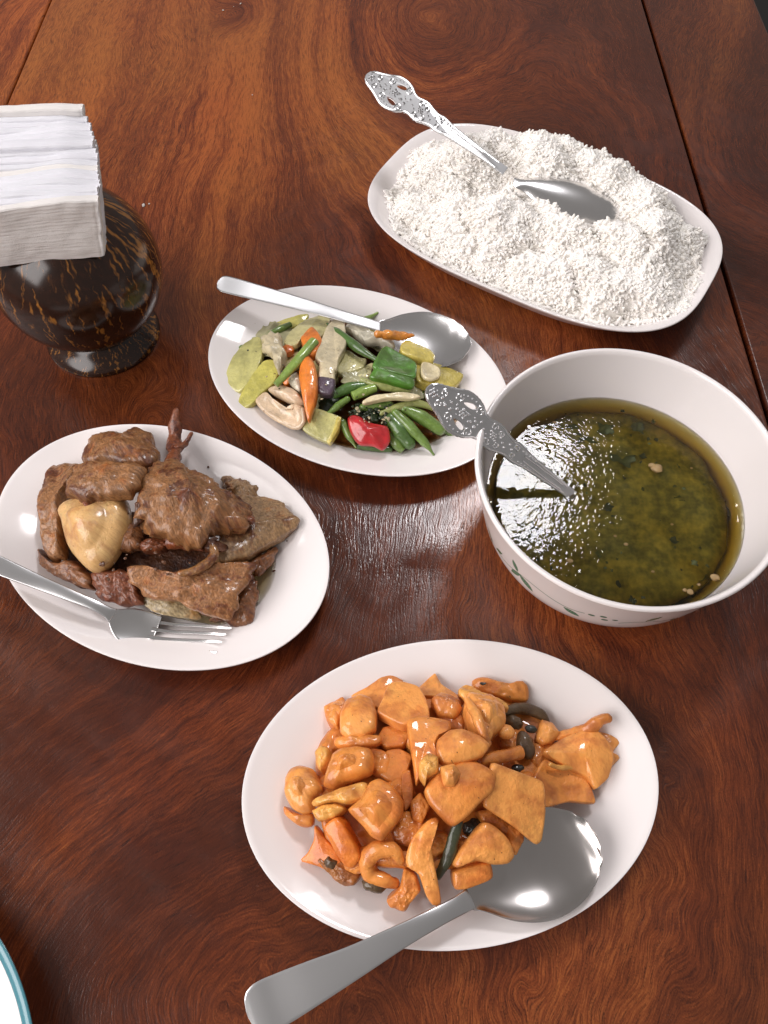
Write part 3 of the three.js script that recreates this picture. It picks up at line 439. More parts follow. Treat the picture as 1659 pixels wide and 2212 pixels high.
// ornate handles: a pierced, lobed blade with raised scrolls and beads
function ornate(parent, A, B, sag, upv, Lm, scale, mat) {
  // local frame: x from the head end (0) towards the bowl, z across, y up
  const sh = new THREE.Shape(), prof = [[0, 0.5], [1.2, 3.4], [4, 5.6], [9, 7.4], [14, 9.4], [20, 12.2], [26, 12.8], [32, 11.2], [37, 8.0], [41, 7.2], [45, 8.0], [49, 8.0], [54, 6.4], [59, 5.4], [63, 6.0], [67, 5.6], [72, 4.6], [80, 4.1], [90, 3.5], [100, 3.0], [110, 2.8], [120, 2.9]].map(([x, w]) => [x * scale, w * scale]).filter((q) => q[0] <= Lm);
  const xe = Lm, top = new THREE.SplineCurve(prof.map(([x, w]) => new THREE.Vector2(x, w))).getSpacedPoints(90).map((q) => new THREE.Vector2(Math.max(0, q.x), q.y + 0.16 * Math.sin(q.x * 2.1)));
  sh.moveTo(top[0].x, top[0].y); top.forEach((q) => sh.lineTo(q.x, q.y)); [...top].reverse().forEach((q) => sh.lineTo(q.x, -q.y)); sh.closePath();
  for (const s of [1, -1]) { const h = new THREE.Path(), cx = 26 * scale, cz = s * 6.2 * scale; for (let k = 0; k <= 28; k++) { const a = k / 28 * 6.2832 * -s, ex = 4.3 * scale * Math.cos(a), ez = (1.7 + 0.5 * Math.cos(a)) * scale * Math.sin(a), rt = s * 0.22; const X = cx + ex * Math.cos(rt) - ez * Math.sin(rt), Z = cz + ex * Math.sin(rt) + ez * Math.cos(rt); k ? h.lineTo(X, Z) : h.moveTo(X, Z); } sh.holes.push(h); }
  const body = new THREE.ExtrudeGeometry(sh, { depth: 1.2, bevelEnabled: true, bevelThickness: 0.35, bevelSize: 0.3, bevelSegments: 2, steps: 1, curveSegments: 4 });
  // relief
  const rel = [], tube = (p, r) => rel.push(new THREE.TubeGeometry(new THREE.CatmullRomCurve3(p.map((q) => V(q[0], q[1], 1.55))), p.length * 3, r, 6)), bead = (x, z, r) => { const q = new THREE.SphereGeometry(r, 8, 6); q.translate(x, z, 1.5); rel.push(q); };
  const k = scale, spiral = (x, z, r, a0, turns, dir) => { const p = []; for (let i = 0; i <= 14; i++) { const t = i / 14, a = a0 + dir * t * turns * 6.283, q = r * (1 - 0.75 * t); p.push([x + q * Math.cos(a), z + q * Math.sin(a)]); } tube(p, 0.42 * k); };
  for (const s of [1, -1]) {
    const rimL = []; for (let i = 3; i < 86; i += 2) { const q = top[i]; if (q.x < Lm - 4) rimL.push([q.x, s * (q.y - 0.7 * k)]); } tube(rimL, 0.5 * k);
    spiral(33 * k, s * 7 * k, 3 * k, s * 1.5, 1.2, s); spiral(18 * k, s * 6.5 * k, 2.6 * k, 0.4 * s, 1.1, -s); spiral(10 * k, s * 3.6 * k, 2.2 * k, 2 * s, 1.2, s); spiral(45 * k, s * 4.6 * k, 2.3 * k, 0, 1.2, s); spiral(51 * k, s * 3.4 * k, 2.0 * k, 2.5, 1.2, -s); spiral(63 * k, s * 2.6 * k, 1.9 * k, 1, 1.2, s);
    for (let i = 0; i < 8; i++) { const a = -1.2 + i * 0.36; bead((26 + 8.2 * Math.sin(a)) * k, s * (6.3 + 3.9 * Math.cos(a)) * k, 0.5 * k); }
    for (let i = 0; i < 5; i++) bead((68 + i * 2.4) * k, s * (3.4 - i * 0.12) * k, 0.5 * k);
    tube([[70 * k, s * 1.4 * k], [85 * k, s * 1.6 * k], [Math.min(100 * k, Lm - 2), s * 1.5 * k]], 0.45 * k);
  }
  for (const [x, r] of [[4.5, 1.7], [25, 1.5], [47, 1.3]]) { bead(x * k, 0, r * k * 0.8); for (let i = 0; i < 6; i++) bead((x + r * 1.25 * Math.cos(i * 1.047)) * k, r * 1.25 * Math.sin(i * 1.047) * k, r * 0.5 * k); }
  for (let i = 0; i < 26; i++) { const x = (8 + i * 1.15) * k; bead(x, Math.sin(i * 1.7) * 2.4 * k, (0.45 + 0.3 * (i % 3)) * k); }
  for (let i = 0; i < 10; i++) bead((40 + i * 2.3) * k, Math.sin(i * 2.1) * 2 * k, 0.7 * k);
  const relief = mergeGeometries(rel.map((q) => { const w = q.toNonIndexed(); w.deleteAttribute('uv'); return w; })); 
  const bend = (g) => { const a = V(...A).multiplyScalar(0.001), b = V(...B).multiplyScalar(0.001), X = b.clone().sub(a).normalize(), side = V(0, 0, 0).crossVectors(X, upv).normalize(), Y = V(0, 0, 0).crossVectors(side, X), L = a.distanceTo(b) * 1000, p = g.attributes.position;
    for (let i = 0; i < p.count; i++) { const x = p.getX(i), z = p.getY(i), y = p.getZ(i) - 0.6, t = x / Lm, w = a.clone().addScaledVector(X, x / Lm * L / 1000).addScaledVector(side, z / 1000).addScaledVector(Y, (y + sag * 4 * t * (1 - t)) / 1000); p.setXYZ(i, w.x, w.y, w.z); }
    g.computeVertexNormals(); return g; };
  put('handle', bend(body), patina, parent); put('scroll_relief', bend(relief), mat, parent);
}
{
  const g = group('ornate_spoon'); tag(g, 'ornate silver spoon with scrolled handle lying in the rice', 'spoon');
  put('spoon_bowl', blade(CUT.rb, V(...CUT.rbUp).normalize(), { nu: 60, nv: 22 }), steel, g);
  ornate(g, CUT.rA, CUT.rB, CUT.rSag, V(...CUT.rUp).normalize(), CUT.rL, CUT.rScale, oldSteel);
}
{
  const g = group('ornate_spoon'); tag(g, 'ornate silver spoon with pierced scrolled handle standing in the soup', 'spoon');
  put('spoon_bowl', blade(CUT.sb, V(0.2, 1, 0).normalize(), { nu: 40, nv: 18 }), steel, g);
  ornate(g, CUT.sA, CUT.sB, CUT.sSag, V(...CUT.sUp).normalize(), CUT.sL, CUT.sScale, oldSteel);
}

// ---------------------------------------------------------------- rice
{
  const g = group('cooked_rice'); tag(g, 'heap of loose white steamed rice on the oblong platter', 'rice', null, 'stuff'); g.position.set(0.120, 0, -0.525); g.rotation.y = -30 * R;
  const a = 0.129, b = 0.0825, sp = CUT.riceTrough;                          // trough under the spoon, in platter coordinates
  const lumpy = (x, z) => 0.018 * fbm(x * 44 + 3, z * 44, 1.5, 2) + 0.036 * fbm(x * 17 + 7, z * 17, 4.5, 2) - 0.013 * Math.pow(1 - Math.abs(fbm(x * 20 + 1, z * 26, 9.5, 2)), 9);
  const bed = (x, z) => { const s = Math.pow(Math.pow(Math.abs(x / 0.1406), 3) + Math.pow(Math.abs(z / 0.0915), 3), 1 / 3); return 0.0068 + 0.0225 * Math.pow(clamp((s - 0.7) / 0.3), 1.25); };
  const H = (x, z) => {
    const th = Math.atan2(z, x), ed = 1 + 0.05 * N3(Math.cos(th) * 2.2, 5, Math.sin(th) * 2.2) + 0.05 * N3(Math.cos(th) * 7, 2, Math.sin(th) * 7), r = Math.pow(Math.pow(Math.abs(x / a), 2.6) + Math.pow(Math.abs(z / b), 2.6), 1 / 2.6) / ed;
    if (r > 1) return -1;
    let h = 0.014 + 0.037 * Math.pow(1 - Math.pow(r, 4.2), 0.8) + lumpy(x, z) * (1 - r * r * 0.5) - 0.011 * (z / b) + 0.003 * (x / a);
    const dx = sp[2] - sp[0], dz = sp[3] - sp[1], t = clamp(((x - sp[0]) * dx + (z - sp[1]) * dz) / (dx * dx + dz * dz)), d = Math.hypot(x - sp[0] - t * dx, z - sp[1] - t * dz);
    h -= 0.013 * Math.exp(-d * d / (0.022 * 0.022));
    h += 0.007 * Math.exp(-Math.pow((d - 0.034) / 0.013, 2)) * (z > sp[1] + t * dz ? 1 : 0.3);
    return Math.max(h, bed(x, z) + 0.001);
  };
  const n = 150, pos = [], idx = [], id = {};
  for (let j = 0; j <= n; j++) for (let i = 0; i <= n; i++) { const x = mix(-0.15, 0.15, i / n), z = mix(-0.1, 0.1, j / n), h = H(x, z); if (h > 0) { id[j * 999 + i] = pos.length / 3; pos.push(x, h + 0.0010, z); } }
  for (let j = 0; j < n; j++) for (let i = 0; i < n; i++) { const q = [id[j * 999 + i], id[j * 999 + i + 1], id[(j + 1) * 999 + i], id[(j + 1) * 999 + i + 1]]; if (q.every((v) => v !== undefined)) idx.push(q[0], q[2], q[1], q[1], q[2], q[3]); }
  const rm = std({ color: lin(0.965, 0.93, 0.885), roughness: 0.6 }), gm = std({ color: lin(0.965, 0.935, 0.90), roughness: 0.5 });
  put('rice_bed', geo(pos, idx), rm, g);
  const gr = new THREE.CapsuleGeometry(0.00115, 0.0052, 4, 8), gp = gr.attributes.position; for (let i = 0; i < gp.count; i++) { const y = gp.getY(i); gp.setX(i, gp.getX(i) * (1 - 18000 * y * y * 0.9) + 60 * y * y); gp.setZ(i, gp.getZ(i) * (1 - 18000 * y * y * 0.9)); } gr.computeVertexNormals();
  const r = rng(1717), CNT = 13000, im = new THREE.InstancedMesh(gr, gm, CNT), m4 = new THREE.Matrix4(), qt = new THREE.Quaternion(), eu = new THREE.Euler(), cc = new THREE.Color(); let k = 0;
  while (k < CNT) {
    const x = (r() * 2 - 1) * 0.139, z = (r() * 2 - 1) * 0.09, h = H(x, z); if (h < 0) continue;
    const st = r() < 0.035 + 0.3 * Math.max(0, N3(x * 60, z * 60, 3)); eu.set(Math.PI / 2 * (st ? 0.4 : 1) + (r() - 0.5) * (st ? 0.8 : 0.3), r() * 6.283, (r() - 0.5) * 0.3, 'YXZ'); qt.setFromEuler(eu);
    const s = 0.82 + 0.4 * r(), y = h - 0.0001 + 0.0014 * r() + (st ? 0.0012 : 0);
    m4.compose(V(x, Math.max(y, bed(x, z) + 0.0012), z), qt, V(s, s, s)); im.setMatrixAt(k, m4); const w = 0.97 + 0.03 * r(); im.setColorAt(k, cc.setRGB(w, w * (0.99 + 0.01 * r()), w * (0.97 + 0.03 * r()))); k++;
  }
  im.name = 'rice_grains'; im.castShadow = im.receiveShadow = true; g.add(im);
}

// ---------------------------------------------------------------- food
const fineBump = texture(512, 0.03, (u, v) => 0.5 + 0.7 * tor(u, v, 7) + 0.45 * tor(u, v, 22, 3));
const fibreBump = texture(512, 0.04, (u, v) => 0.5 + 0.5 * tor(u, v, 8) + 0.5 * tor(u, v, 24, 2) + 0.25 * fbm(u * 60, v * 26, 5, 2));
const speck = (() => { const r = rng(5), S = 512, d = new Float32Array(S * S); for (let i = 0; i < 34; i++) { const x = r() * S | 0, y = r() * S | 0, q = r() < 0.3 ? 2 : 1; for (let a = -q; a <= q; a++) for (let b = -q; b <= q; b++) if (a * a + b * b <= q * q + 0.5) d[((y + a + S) % S) * S + (x + b + S) % S] = 1; } return texture(512, 0.06, (u, v) => { const k = d[((v * S) | 0) * S + ((u * S) | 0)], n = tor(u, v, 7), m = tor(u, v, 3, 6), f = clamp(0.95 + 0.34 * n, 0, 1.06); return k ? [0.3, 0.2, 0.15] : [f, f * (0.98 + 0.2 * n + 0.14 * m), f * (0.96 + 0.2 * n + 0.25 * m)]; }, true); })();
const meatMap = texture(512, 0.07, (u, v) => { const n = tor(u, v, 5), m = tor(u, v, 16, 4), q = tor(u, v, 48, 8), d = sst(0.02, 0.42, n + 0.7 * m), k = 0.90 + 0.28 * m + 0.34 * q, w = sst(0.1, 0.5, tor(u, v, 7, 12)); return [k * mix(1, 0.60, d) * mix(1, 1.05, w), k * mix(0.98, 0.46, d) * mix(1, 0.88, w), k * mix(0.95, 0.36, d) * mix(1, 0.7, w)]; }, true);
const vegMap = texture(512, 0.05, (u, v) => { const n = tor(u, v, 5), m = tor(u, v, 22, 4), f = 0.94 + 0.26 * n + 0.10 * m, k = sst(0.38, 0.44, tor(u, v, 15, 7)); return [mix(f, 0.5, k), mix(f, 0.36, k), mix(f * 0.98, 0.25, k)]; }, true);
const saucy = (c, map = speck) => std({ color: c, map, roughness: 0.5, clearcoat: 0.6, clearcoatRoughness: 0.07, bumpMap: fineBump, bumpScale: 0.00045, ior: 1.45 });
const meaty = (c, gloss = 0.55, fib = true) => std({ color: c, map: meatMap, roughness: 0.5, clearcoat: gloss * 0.6, clearcoatRoughness: 0.16, bumpMap: fib ? fibreBump : fineBump, bumpScale: 0.0008 });
const wet = (c, map = vegMap, b = 0.0005) => std({ color: c, map, roughness: 0.38, clearcoat: 0.8, clearcoatRoughness: 0.1, bumpMap: fineBump, bumpScale: b });
const MAT = {
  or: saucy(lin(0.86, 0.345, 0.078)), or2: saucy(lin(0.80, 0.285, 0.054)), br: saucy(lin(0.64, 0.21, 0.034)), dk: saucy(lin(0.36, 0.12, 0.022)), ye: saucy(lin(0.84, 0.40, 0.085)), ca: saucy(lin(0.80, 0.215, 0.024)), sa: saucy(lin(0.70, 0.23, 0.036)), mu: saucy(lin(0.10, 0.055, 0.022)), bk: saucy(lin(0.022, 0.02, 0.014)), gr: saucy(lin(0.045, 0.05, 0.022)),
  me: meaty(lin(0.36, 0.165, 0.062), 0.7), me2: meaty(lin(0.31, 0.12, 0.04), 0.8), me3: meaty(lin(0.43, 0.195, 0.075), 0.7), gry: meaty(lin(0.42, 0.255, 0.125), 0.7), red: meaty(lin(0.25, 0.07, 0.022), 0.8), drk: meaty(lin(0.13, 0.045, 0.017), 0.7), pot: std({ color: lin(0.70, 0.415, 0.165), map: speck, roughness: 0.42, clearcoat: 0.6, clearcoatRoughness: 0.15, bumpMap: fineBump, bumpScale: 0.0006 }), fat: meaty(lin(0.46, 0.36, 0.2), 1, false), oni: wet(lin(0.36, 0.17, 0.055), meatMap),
  sq: wet(lin(0.60, 0.56, 0.22)), sq2: wet(lin(0.62, 0.56, 0.13)), sq3: wet(lin(0.72, 0.58, 0.13)), sqp: wet(lin(0.66, 0.60, 0.30)), be: wet(lin(0.15, 0.25, 0.045)), be2: wet(lin(0.27, 0.40, 0.08)), be3: wet(lin(0.075, 0.16, 0.03)), bep: wet(lin(0.36, 0.39, 0.13)), cr: wet(lin(0.86, 0.235, 0.024), speck), cr2: wet(lin(0.90, 0.33, 0.045), speck), cream: wet(lin(0.74, 0.63, 0.43)), white: wet(lin(0.80, 0.74, 0.60)), mush: wet(lin(0.74, 0.55, 0.38)), purple: wet(lin(0.10, 0.065, 0.10)), pep: wet(lin(0.58, 0.018, 0.026), speck, 0.0003), gpep: wet(lin(0.085, 0.23, 0.022), speck, 0.0003), herb: wet(lin(0.028, 0.05, 0.016)), brown: wet(lin(0.44, 0.31, 0.15)), garlic: wet(lin(0.82, 0.70, 0.45)), leafy: std({ color: lin(0.70, 0.66, 0.40), map: vegMap, roughness: 0.5, clearcoat: 0.7, clearcoatRoughness: 0.1, transmission: 0.35, thickness: 0 }),
};
const broth = (c, d) => std({ color: 0xffffff, transmission: 1, thickness: 0.003, ior: 1.36, roughness: 0.06, attenuationColor: c, attenuationDistance: d });
MAT.gravy = broth(lin(0.45, 0.24, 0.10), 0.0022); MAT.oil = broth(lin(0.75, 0.62, 0.34), 0.0035);
const FOOD = [
["s","orange_sauce","thick orange brown sauce spread under the orange dish",null,"sauce","sa",[-31.8,13.1,-109.5,-11.3,12.5,-127.4,13.3,13.1,-135.2,42.7,11.7,-137.9,72.8,6.5,-138.8,91.4,6.5,-128.8,101.9,6.5,-114.6,94.8,12.7,-96.2,85.7,18.5,-81.6,76.3,21.9,-70.6,67.5,21.3,-54.4,52.7,23.3,-47.8,35.7,24.9,-44.9,20.3,25.3,-44.5,2.3,23.9,-45.4,-14.6,20.8,-47.7,-24.1,19.8,-54.8,-28.9,20.4,-68.2,-32.6,18.9,-83.8],{"t":9,"d":2,"r":4,"na":3.2,"nw":12,"fine":1,"N":64},{}],
["s","squid_slice","smooth flat orange sauced slice in the heap","smooth slices in the orange dish","seafood","br",[2.7,23.6,-114.7,11.7,24.3,-116.1,17.9,26.8,-110.1,13.8,28.0,-104.3,4.9,27.3,-103.1,-0.6,25.3,-107.3],{"t":6,"r":1.2,"na":0.8,"nw":16,"d":0.2,"ten":0.18,"N":72},{}],
["s","squid_slice","smooth flat orange sauced slice in the heap","smooth slices in the orange dish","seafood","br",[5.0,27.7,-101.4,11.8,28.2,-102.8,18.6,29.6,-98.7,15.2,30.7,-87.8,9.3,30.5,-83.9,1.2,29.1,-89.1],{"t":6,"r":1.2,"na":0.8,"nw":16,"d":0.2,"ten":0.18,"N":72},{}],
["s","squid_slice","smooth flat orange sauced slice in the heap","smooth slices in the orange dish","seafood","br",[13.1,32.9,-89.9,17.1,33.0,-91.3,19.1,33.7,-82.2,18.5,33.6,-74.7,14.6,33.2,-71.0,12.6,33.3,-80.9],{"t":4,"r":1.2,"na":0.8,"nw":16,"d":0.2,"ten":0.18,"N":72},{}],
["s","seafood_chunk","soft rounded orange sauced chunk in the heap","rounded chunks in the orange dish","seafood","br",[17.1,34.5,-74.5,22.3,34.8,-79.6,27.2,34.7,-73.5,23.0,33.9,-64.9,18.5,34.0,-67.2],{"t":11,"r":2.6,"na":1.5,"nw":9,"d":1.0,"ten":0.22,"N":72,"fine":1},{}],
["s","seafood_chunk","soft rounded orange sauced chunk in the heap","rounded chunks in the orange dish","seafood","br",[7.0,28.6,-65.3,14.7,29.8,-71.5,25.2,30.1,-70.5,25.3,28.4,-58.5,17.6,27.5,-54.8,9.8,27.5,-57.0],{"na":2,"t":11,"r":2.6,"nw":9,"d":1.0,"ten":0.22,"N":72,"fine":1},{}],
["s","seafood_chunk","soft rounded orange sauced chunk in the heap","rounded chunks in the orange dish","seafood","br",[51.7,28.1,-72.7,59.9,26.8,-74.4,67.9,24.5,-70.0,70.4,22.5,-61.6,60.9,25.4,-64.7,54.2,27.1,-66.7],{"t":11,"r":2.6,"na":1.5,"nw":9,"d":1.0,"ten":0.22,"N":72,"fine":1},{}],
["s","seafood_chunk","soft rounded orange sauced chunk in the heap","rounded chunks in the orange dish","seafood","or2",[65.1,24.7,-67.4,73.4,22.6,-67.9,75.2,20.8,-60.7,70.2,20.6,-53.3,67.5,22.4,-57.9],{"t":11,"r":2.6,"na":1.5,"nw":9,"d":1.0,"ten":0.22,"N":72,"fine":1},{}],
["s","squid_slice","smooth flat orange sauced slice in the heap","smooth slices in the orange dish","seafood","or",[-16.0,10.5,-135.2,-7.4,10.5,-140.7,2.0,10.5,-149.0,7.6,10.5,-148.3,14.0,10.5,-145.1,7.4,13.8,-137.8,1.8,19.0,-125.9,-5.5,15.8,-129.5],{"t":6,"r":1.2,"na":0.8,"nw":16,"d":0.2,"ten":0.18,"N":72},{}],
["s","seafood_chunk","soft rounded orange sauced chunk in the heap","rounded chunks in the orange dish","seafood","or2",[-30.1,11.9,-127.0,-24.5,11.9,-130.8,-19.5,11.9,-133.5,-16.9,15.8,-126.3,-20.2,17.6,-119.9,-22.0,18.8,-115.3,-28.0,15.4,-118.9],{"t":11,"r":2.6,"na":1.5,"nw":9,"d":1.0,"ten":0.22,"N":72,"fine":1},{}],
["s","shrimp_strip","thin rough orange strip lying under the smooth oval slice",null,"seafood","or2",[-23.5,24.6,-107.9,-15.9,26.6,-109.0,0.7,30.2,-109.1,1.0,31.5,-104.7,-7.3,30.3,-102.9,-21.1,26.6,-103.4],{"t":7,"r":3,"na":1.2,"nw":6},{}],
["s","seafood_chunk","small pale yellow knob beside the kidney shaped piece",null,"seafood","ye",[-32.6,20.3,-100.8,-29.0,20.8,-104.2,-25.1,22.6,-102.5,-25.2,23.8,-96.2,-28.4,23.7,-90.2,-31.5,22.1,-93.7],{"t":11,"r":2.6,"na":1.5,"nw":9,"d":1.0,"ten":0.22,"N":72,"fine":1},{}],
["s","orange_strip","lower orange scrap tucked under the kidney shaped piece",null,"seafood","or2",[-48.1,15.9,-74.8,-43.4,17.9,-72.1,-37.0,20.3,-69.9,-32.6,21.9,-70.4,-32.6,21.5,-64.8,-38.0,19.4,-64.1,-44.5,17.2,-68.1,-47.8,15.9,-71.2],{"t":8,"r":3.5,"na":1},{}],
["s","seafood_chunk","kidney shaped orange piece lying at the edge of the heap",null,"seafood","or",[-48.0,19.5,-88.5,-46.3,19.6,-93.2,-40.7,21.9,-94.5,-34.2,24.8,-92.4,-30.3,26.9,-86.2,-28.2,27.9,-81.5,-32.4,26.6,-77.2,-32.7,26.3,-70.9,-37.7,24.3,-69.6,-43.0,22.4,-72.3,-47.1,20.6,-79.2],{"t":14,"r":6.5,"d":3,"na":1.5,"nw":9,"ten":0.22,"N":72,"fine":1},{}],
["s","squid_slice","smooth flat orange sauced slice in the heap","smooth slices in the orange dish","seafood","or",[-20.1,26.6,-110.6,-21.1,22.3,-121.5,-17.8,18.8,-130.9,-10.0,19.2,-134.2,-3.4,22.6,-130.7,-0.8,27.2,-122.0,-1.4,30.5,-112.8,-7.5,30.5,-108.5,-15.7,28.8,-107.4],{"t":10,"r":4,"d":2,"na":0.8,"nw":16,"ten":0.18,"N":72},{}],
["s","squid_slice","smooth flat orange sauced slice in the heap","smooth slices in the orange dish","seafood","or",[5.8,18.5,-140.0,13.0,18.4,-141.7,21.9,21.4,-138.1,26.6,26.5,-128.7,27.5,30.8,-118.3,19.8,31.5,-115.5,13.6,31.7,-113.5,6.0,29.6,-117.1,-0.6,26.7,-121.9,1.9,23.6,-129.6],{"ten":0.3,"t":7,"r":1.2,"na":0.8,"nw":16,"d":0.2,"N":72},{}],
["s","seafood_chunk","plump brownish orange lump beside the pale knob",null,"seafood","or2",[-27.2,30.3,-82.4,-26.8,30.1,-86.9,-25.5,29.9,-92.2,-23.5,29.4,-99.0,-18.2,30.3,-101.9,-10.0,32.2,-102.9,-3.2,34.1,-101.0,-1.4,35.4,-95.5,-2.6,36.1,-88.9,-9.3,35.0,-85.7,-15.9,33.5,-84.2,-21.7,32.1,-80.9],{"t":15,"r":7,"d":3.5,"na":1.6,"nw":9,"ten":0.22,"N":72,"fine":1},{}],
["s","carrot_slab","orange flat slab leaning out of the heap near the white rim",null,"carrot","ca",[-31.0,20.8,-65.0,-25.6,21.7,-59.4,-18.0,22.4,-52.2,-13.7,20.9,-42.9,-18.2,19.2,-41.2,-27.6,18.1,-45.8,-37.6,15.4,-48.7,-33.9,17.6,-52.4,-30.9,20.0,-58.9],{"t":6,"r":1.5,"na":0.5,"ten":0.3},{}],
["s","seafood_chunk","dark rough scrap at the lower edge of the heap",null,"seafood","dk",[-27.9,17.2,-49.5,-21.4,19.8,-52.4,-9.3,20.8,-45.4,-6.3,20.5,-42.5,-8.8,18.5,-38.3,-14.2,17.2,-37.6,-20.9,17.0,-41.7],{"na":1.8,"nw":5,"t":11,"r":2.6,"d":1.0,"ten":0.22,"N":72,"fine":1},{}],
["l","seafood_scrap","small olive brown scrap in the orange sauce",null,"seafood","mu",[-22.3,22.0,-47.3],[4.08,2.99,3.26,10,1.5,5],{}],
["s","seafood_chunk","large pointed orange brown chunk beside the yellow ribbon",null,"seafood","or2",[-13.8,38.2,-70.0,-7.6,39.8,-75.4,-3.3,40.5,-83.1,1.2,41.2,-85.0,8.0,42.2,-81.6,13.6,42.6,-74.2,13.3,42.1,-67.6,8.4,40.8,-61.1,3.5,39.2,-55.6,-1.9,38.9,-57.6,-6.2,38.9,-62.3,-11.1,38.5,-66.8],{"t":13,"r":5,"d":4,"na":0.9,"nw":9,"ten":0.22,"N":72,"fine":1},{}],
["s","yellow_ribbon","pale yellow orange ribbon lying across the chunks",null,"seafood","ye",[-32.2,31.9,-75.0,-22.2,35.1,-79.4,-6.6,38.8,-83.4,-4.2,39.4,-79.3,-6.3,38.9,-75.4,-14.0,37.2,-73.0,-21.9,35.2,-74.0,-31.1,32.2,-72.2],{"t":8,"r":3.5,"na":1.6,"nw":6},{}],
["s","seafood_chunk","knobbly yellow orange piece under the pale ribbon",null,"seafood","ye",[-31.9,28.2,-70.6,-26.0,30.2,-73.2,-19.4,32.2,-74.0,-15.1,33.2,-71.5,-20.1,31.6,-67.2,-28.2,29.0,-65.4],{"na":1.4,"nw":5,"t":11,"r":2.6,"d":1.0,"ten":0.22,"N":72,"fine":1},{}],
["s","carrot_stick","thick cut carrot stick standing out of the sauce",null,"carrot","ca",[-25.2,29.2,-63.8,-19.4,32.1,-68.1,-15.0,32.2,-64.5,-9.6,30.7,-56.4,-6.5,28.8,-50.3,-10.2,25.7,-45.1,-14.1,25.5,-46.6,-19.1,27.1,-52.8],{"t":11,"r":2,"na":0.4,"ten":0.25},{}],
["r","squid_ring","curled orange ring open at one side",null,"seafood","or2",[12.3,32.4,-48.2,8.4,34.4,-52.3,0.2,33.0,-51.9,-3.9,28.4,-47.1,-1.4,25.7,-41.8,4.4,25.7,-39.6,9.5,23.8,-38.5],[2.72,4.08,4.62,4.62,4.35,3.81,2.99],{"na":0.8,"nw":5}],
["l","brown_mushroom","glossy dark brown mushroom cap at the edge of the heap",null,"mushroom","mu",[1.0,24.2,-37.7],[6.53,3.26,4.08,0,0.8,6],{}],
["s","seafood_chunk","lumpy translucent orange piece beside the spoon handle",null,"seafood","or2",[6.5,21.5,-31.7,12.7,24.3,-37.4,14.8,27.1,-45.3,20.5,26.6,-43.2,23.2,24.2,-36.5,18.5,21.8,-30.8,15.5,19.8,-26.8,7.9,20.3,-28.8],{"na":1.6,"nw":5,"t":10,"r":2.6,"d":1.0,"ten":0.22,"N":72,"fine":1},{}],
["s","squid_strip","tall thin orange slice leaning towards the spoon handle",null,"seafood","or",[15.8,34.7,-45.1,15.3,36.2,-50.2,18.4,38.1,-58.2,25.9,39.5,-66.0,31.3,39.5,-67.2,28.7,38.5,-59.6,27.8,37.3,-53.8,30.2,33.9,-42.7,32.9,28.7,-30.0,28.9,28.3,-28.7,25.3,30.3,-32.9,21.4,33.8,-41.9],{"t":6,"r":2.4,"na":1.3,"nw":7,"ten":0.4},{}],
["r","green_pepper_strip","dark green black strip between the orange pieces",null,"pepper","gr",[40.9,39.6,-65.1,38.7,37.1,-57.7,35.8,32.5,-48.8,31.3,27.7,-41.6],[2.45,2.99,2.99,1.9],{"na":0.5,"fl":0.6}],
["l","mushroom_piece","nearly black lump added as gap shade deep between the slices",null,"mushroom","bk",[49.7,26.1,-64.9],[6.12,2.99,4.35,0,0.8,6],{}],  // dark lump added to stand for the shade in this gap
["s","orange_block","small square cut orange block against the spoon",null,"carrot","or2",[38.4,27.7,-44.1,45.7,28.0,-47.5,56.8,26.7,-49.4,58.2,24.2,-42.6,45.8,24.4,-37.4,39.4,25.1,-37.0],{"t":9,"r":2,"na":0.5,"ten":0.25},{}],
["s","seafood_chunk","broad orange piece above the small square block",null,"seafood","or",[38.5,34.3,-46.9,42.6,35.9,-54.4,53.3,36.6,-65.9,59.9,35.1,-64.4,66.4,32.6,-59.0,69.0,30.2,-52.2,65.9,29.9,-48.4,58.0,31.5,-47.4,49.0,33.6,-48.7,40.3,33.7,-45.5],{"t":9,"r":3,"na":0.7,"ten":0.35,"nw":9,"d":1.0,"N":72,"fine":1},{}],
["r","mushroom_slice","brown mushroom slice with dark edge in the orange dish",null,"mushroom","mu",[70.2,20.2,-127.6,82.0,15.0,-130.9,92.1,14.0,-127.5,96.7,11.0,-121.9],[2.72,3.54,3.26,1.9],{"na":0.6,"fl":0.8}],
["l","mussel","olive brown oval mussel among the orange pieces",null,"mussel","mu",[80.2,21.8,-108.9],[4.9,4.08,8.16,-15,0.5,8],{}],
["l","black_scrap","glossy black scrap beside the mussel",null,"mushroom","bk",[84.7,19.3,-118.0],[3.54,1.63,2.45,0,0.6,6],{}],
["l","black_scrap","black scrap under the large flat triangle slice",null,"mushroom","bk",[74.8,24.1,-96.0],[3.26,1.36,1.9,0,0.6,6],{}],
["r","seafood_stalk","short thick brownish stalk above the triangle slice",null,"seafood","br",[53.7,35.5,-95.9,64.4,32.0,-99.5,76.5,26.9,-103.5],[2.99,3.67,3.67],{"cut":1,"na":0.5}],
["l","seafood_scrap","small olive scrap beneath the folded lump",null,"seafood","mu",[75.3,17.5,-121.8],[4.9,3.54,4.08,20,1.2,6],{}],
["r","tentacle","curled orange tentacle reaching over the white plate",null,"seafood","or2",[93.5,15.8,-113.5,106.1,15.0,-116.8,116.8,19.0,-119.6,122.9,22.0,-123.2,126.9,22.0,-124.7],[1.9,2.45,2.99,3.67,2.72],{"na":1,"nw":5}],
["s","seafood_chunk","small orange knob beside the black scrap",null,"seafood","or",[88.2,17.6,-117.1,91.1,14.5,-124.4,96.9,14.5,-122.4,100.8,14.5,-116.8,97.0,15.6,-111.9,90.5,18.9,-109.5,87.1,19.4,-112.4],{"t":9,"r":4,"na":1.5,"nw":9,"d":1.0,"ten":0.22,"N":72,"fine":1},{}],
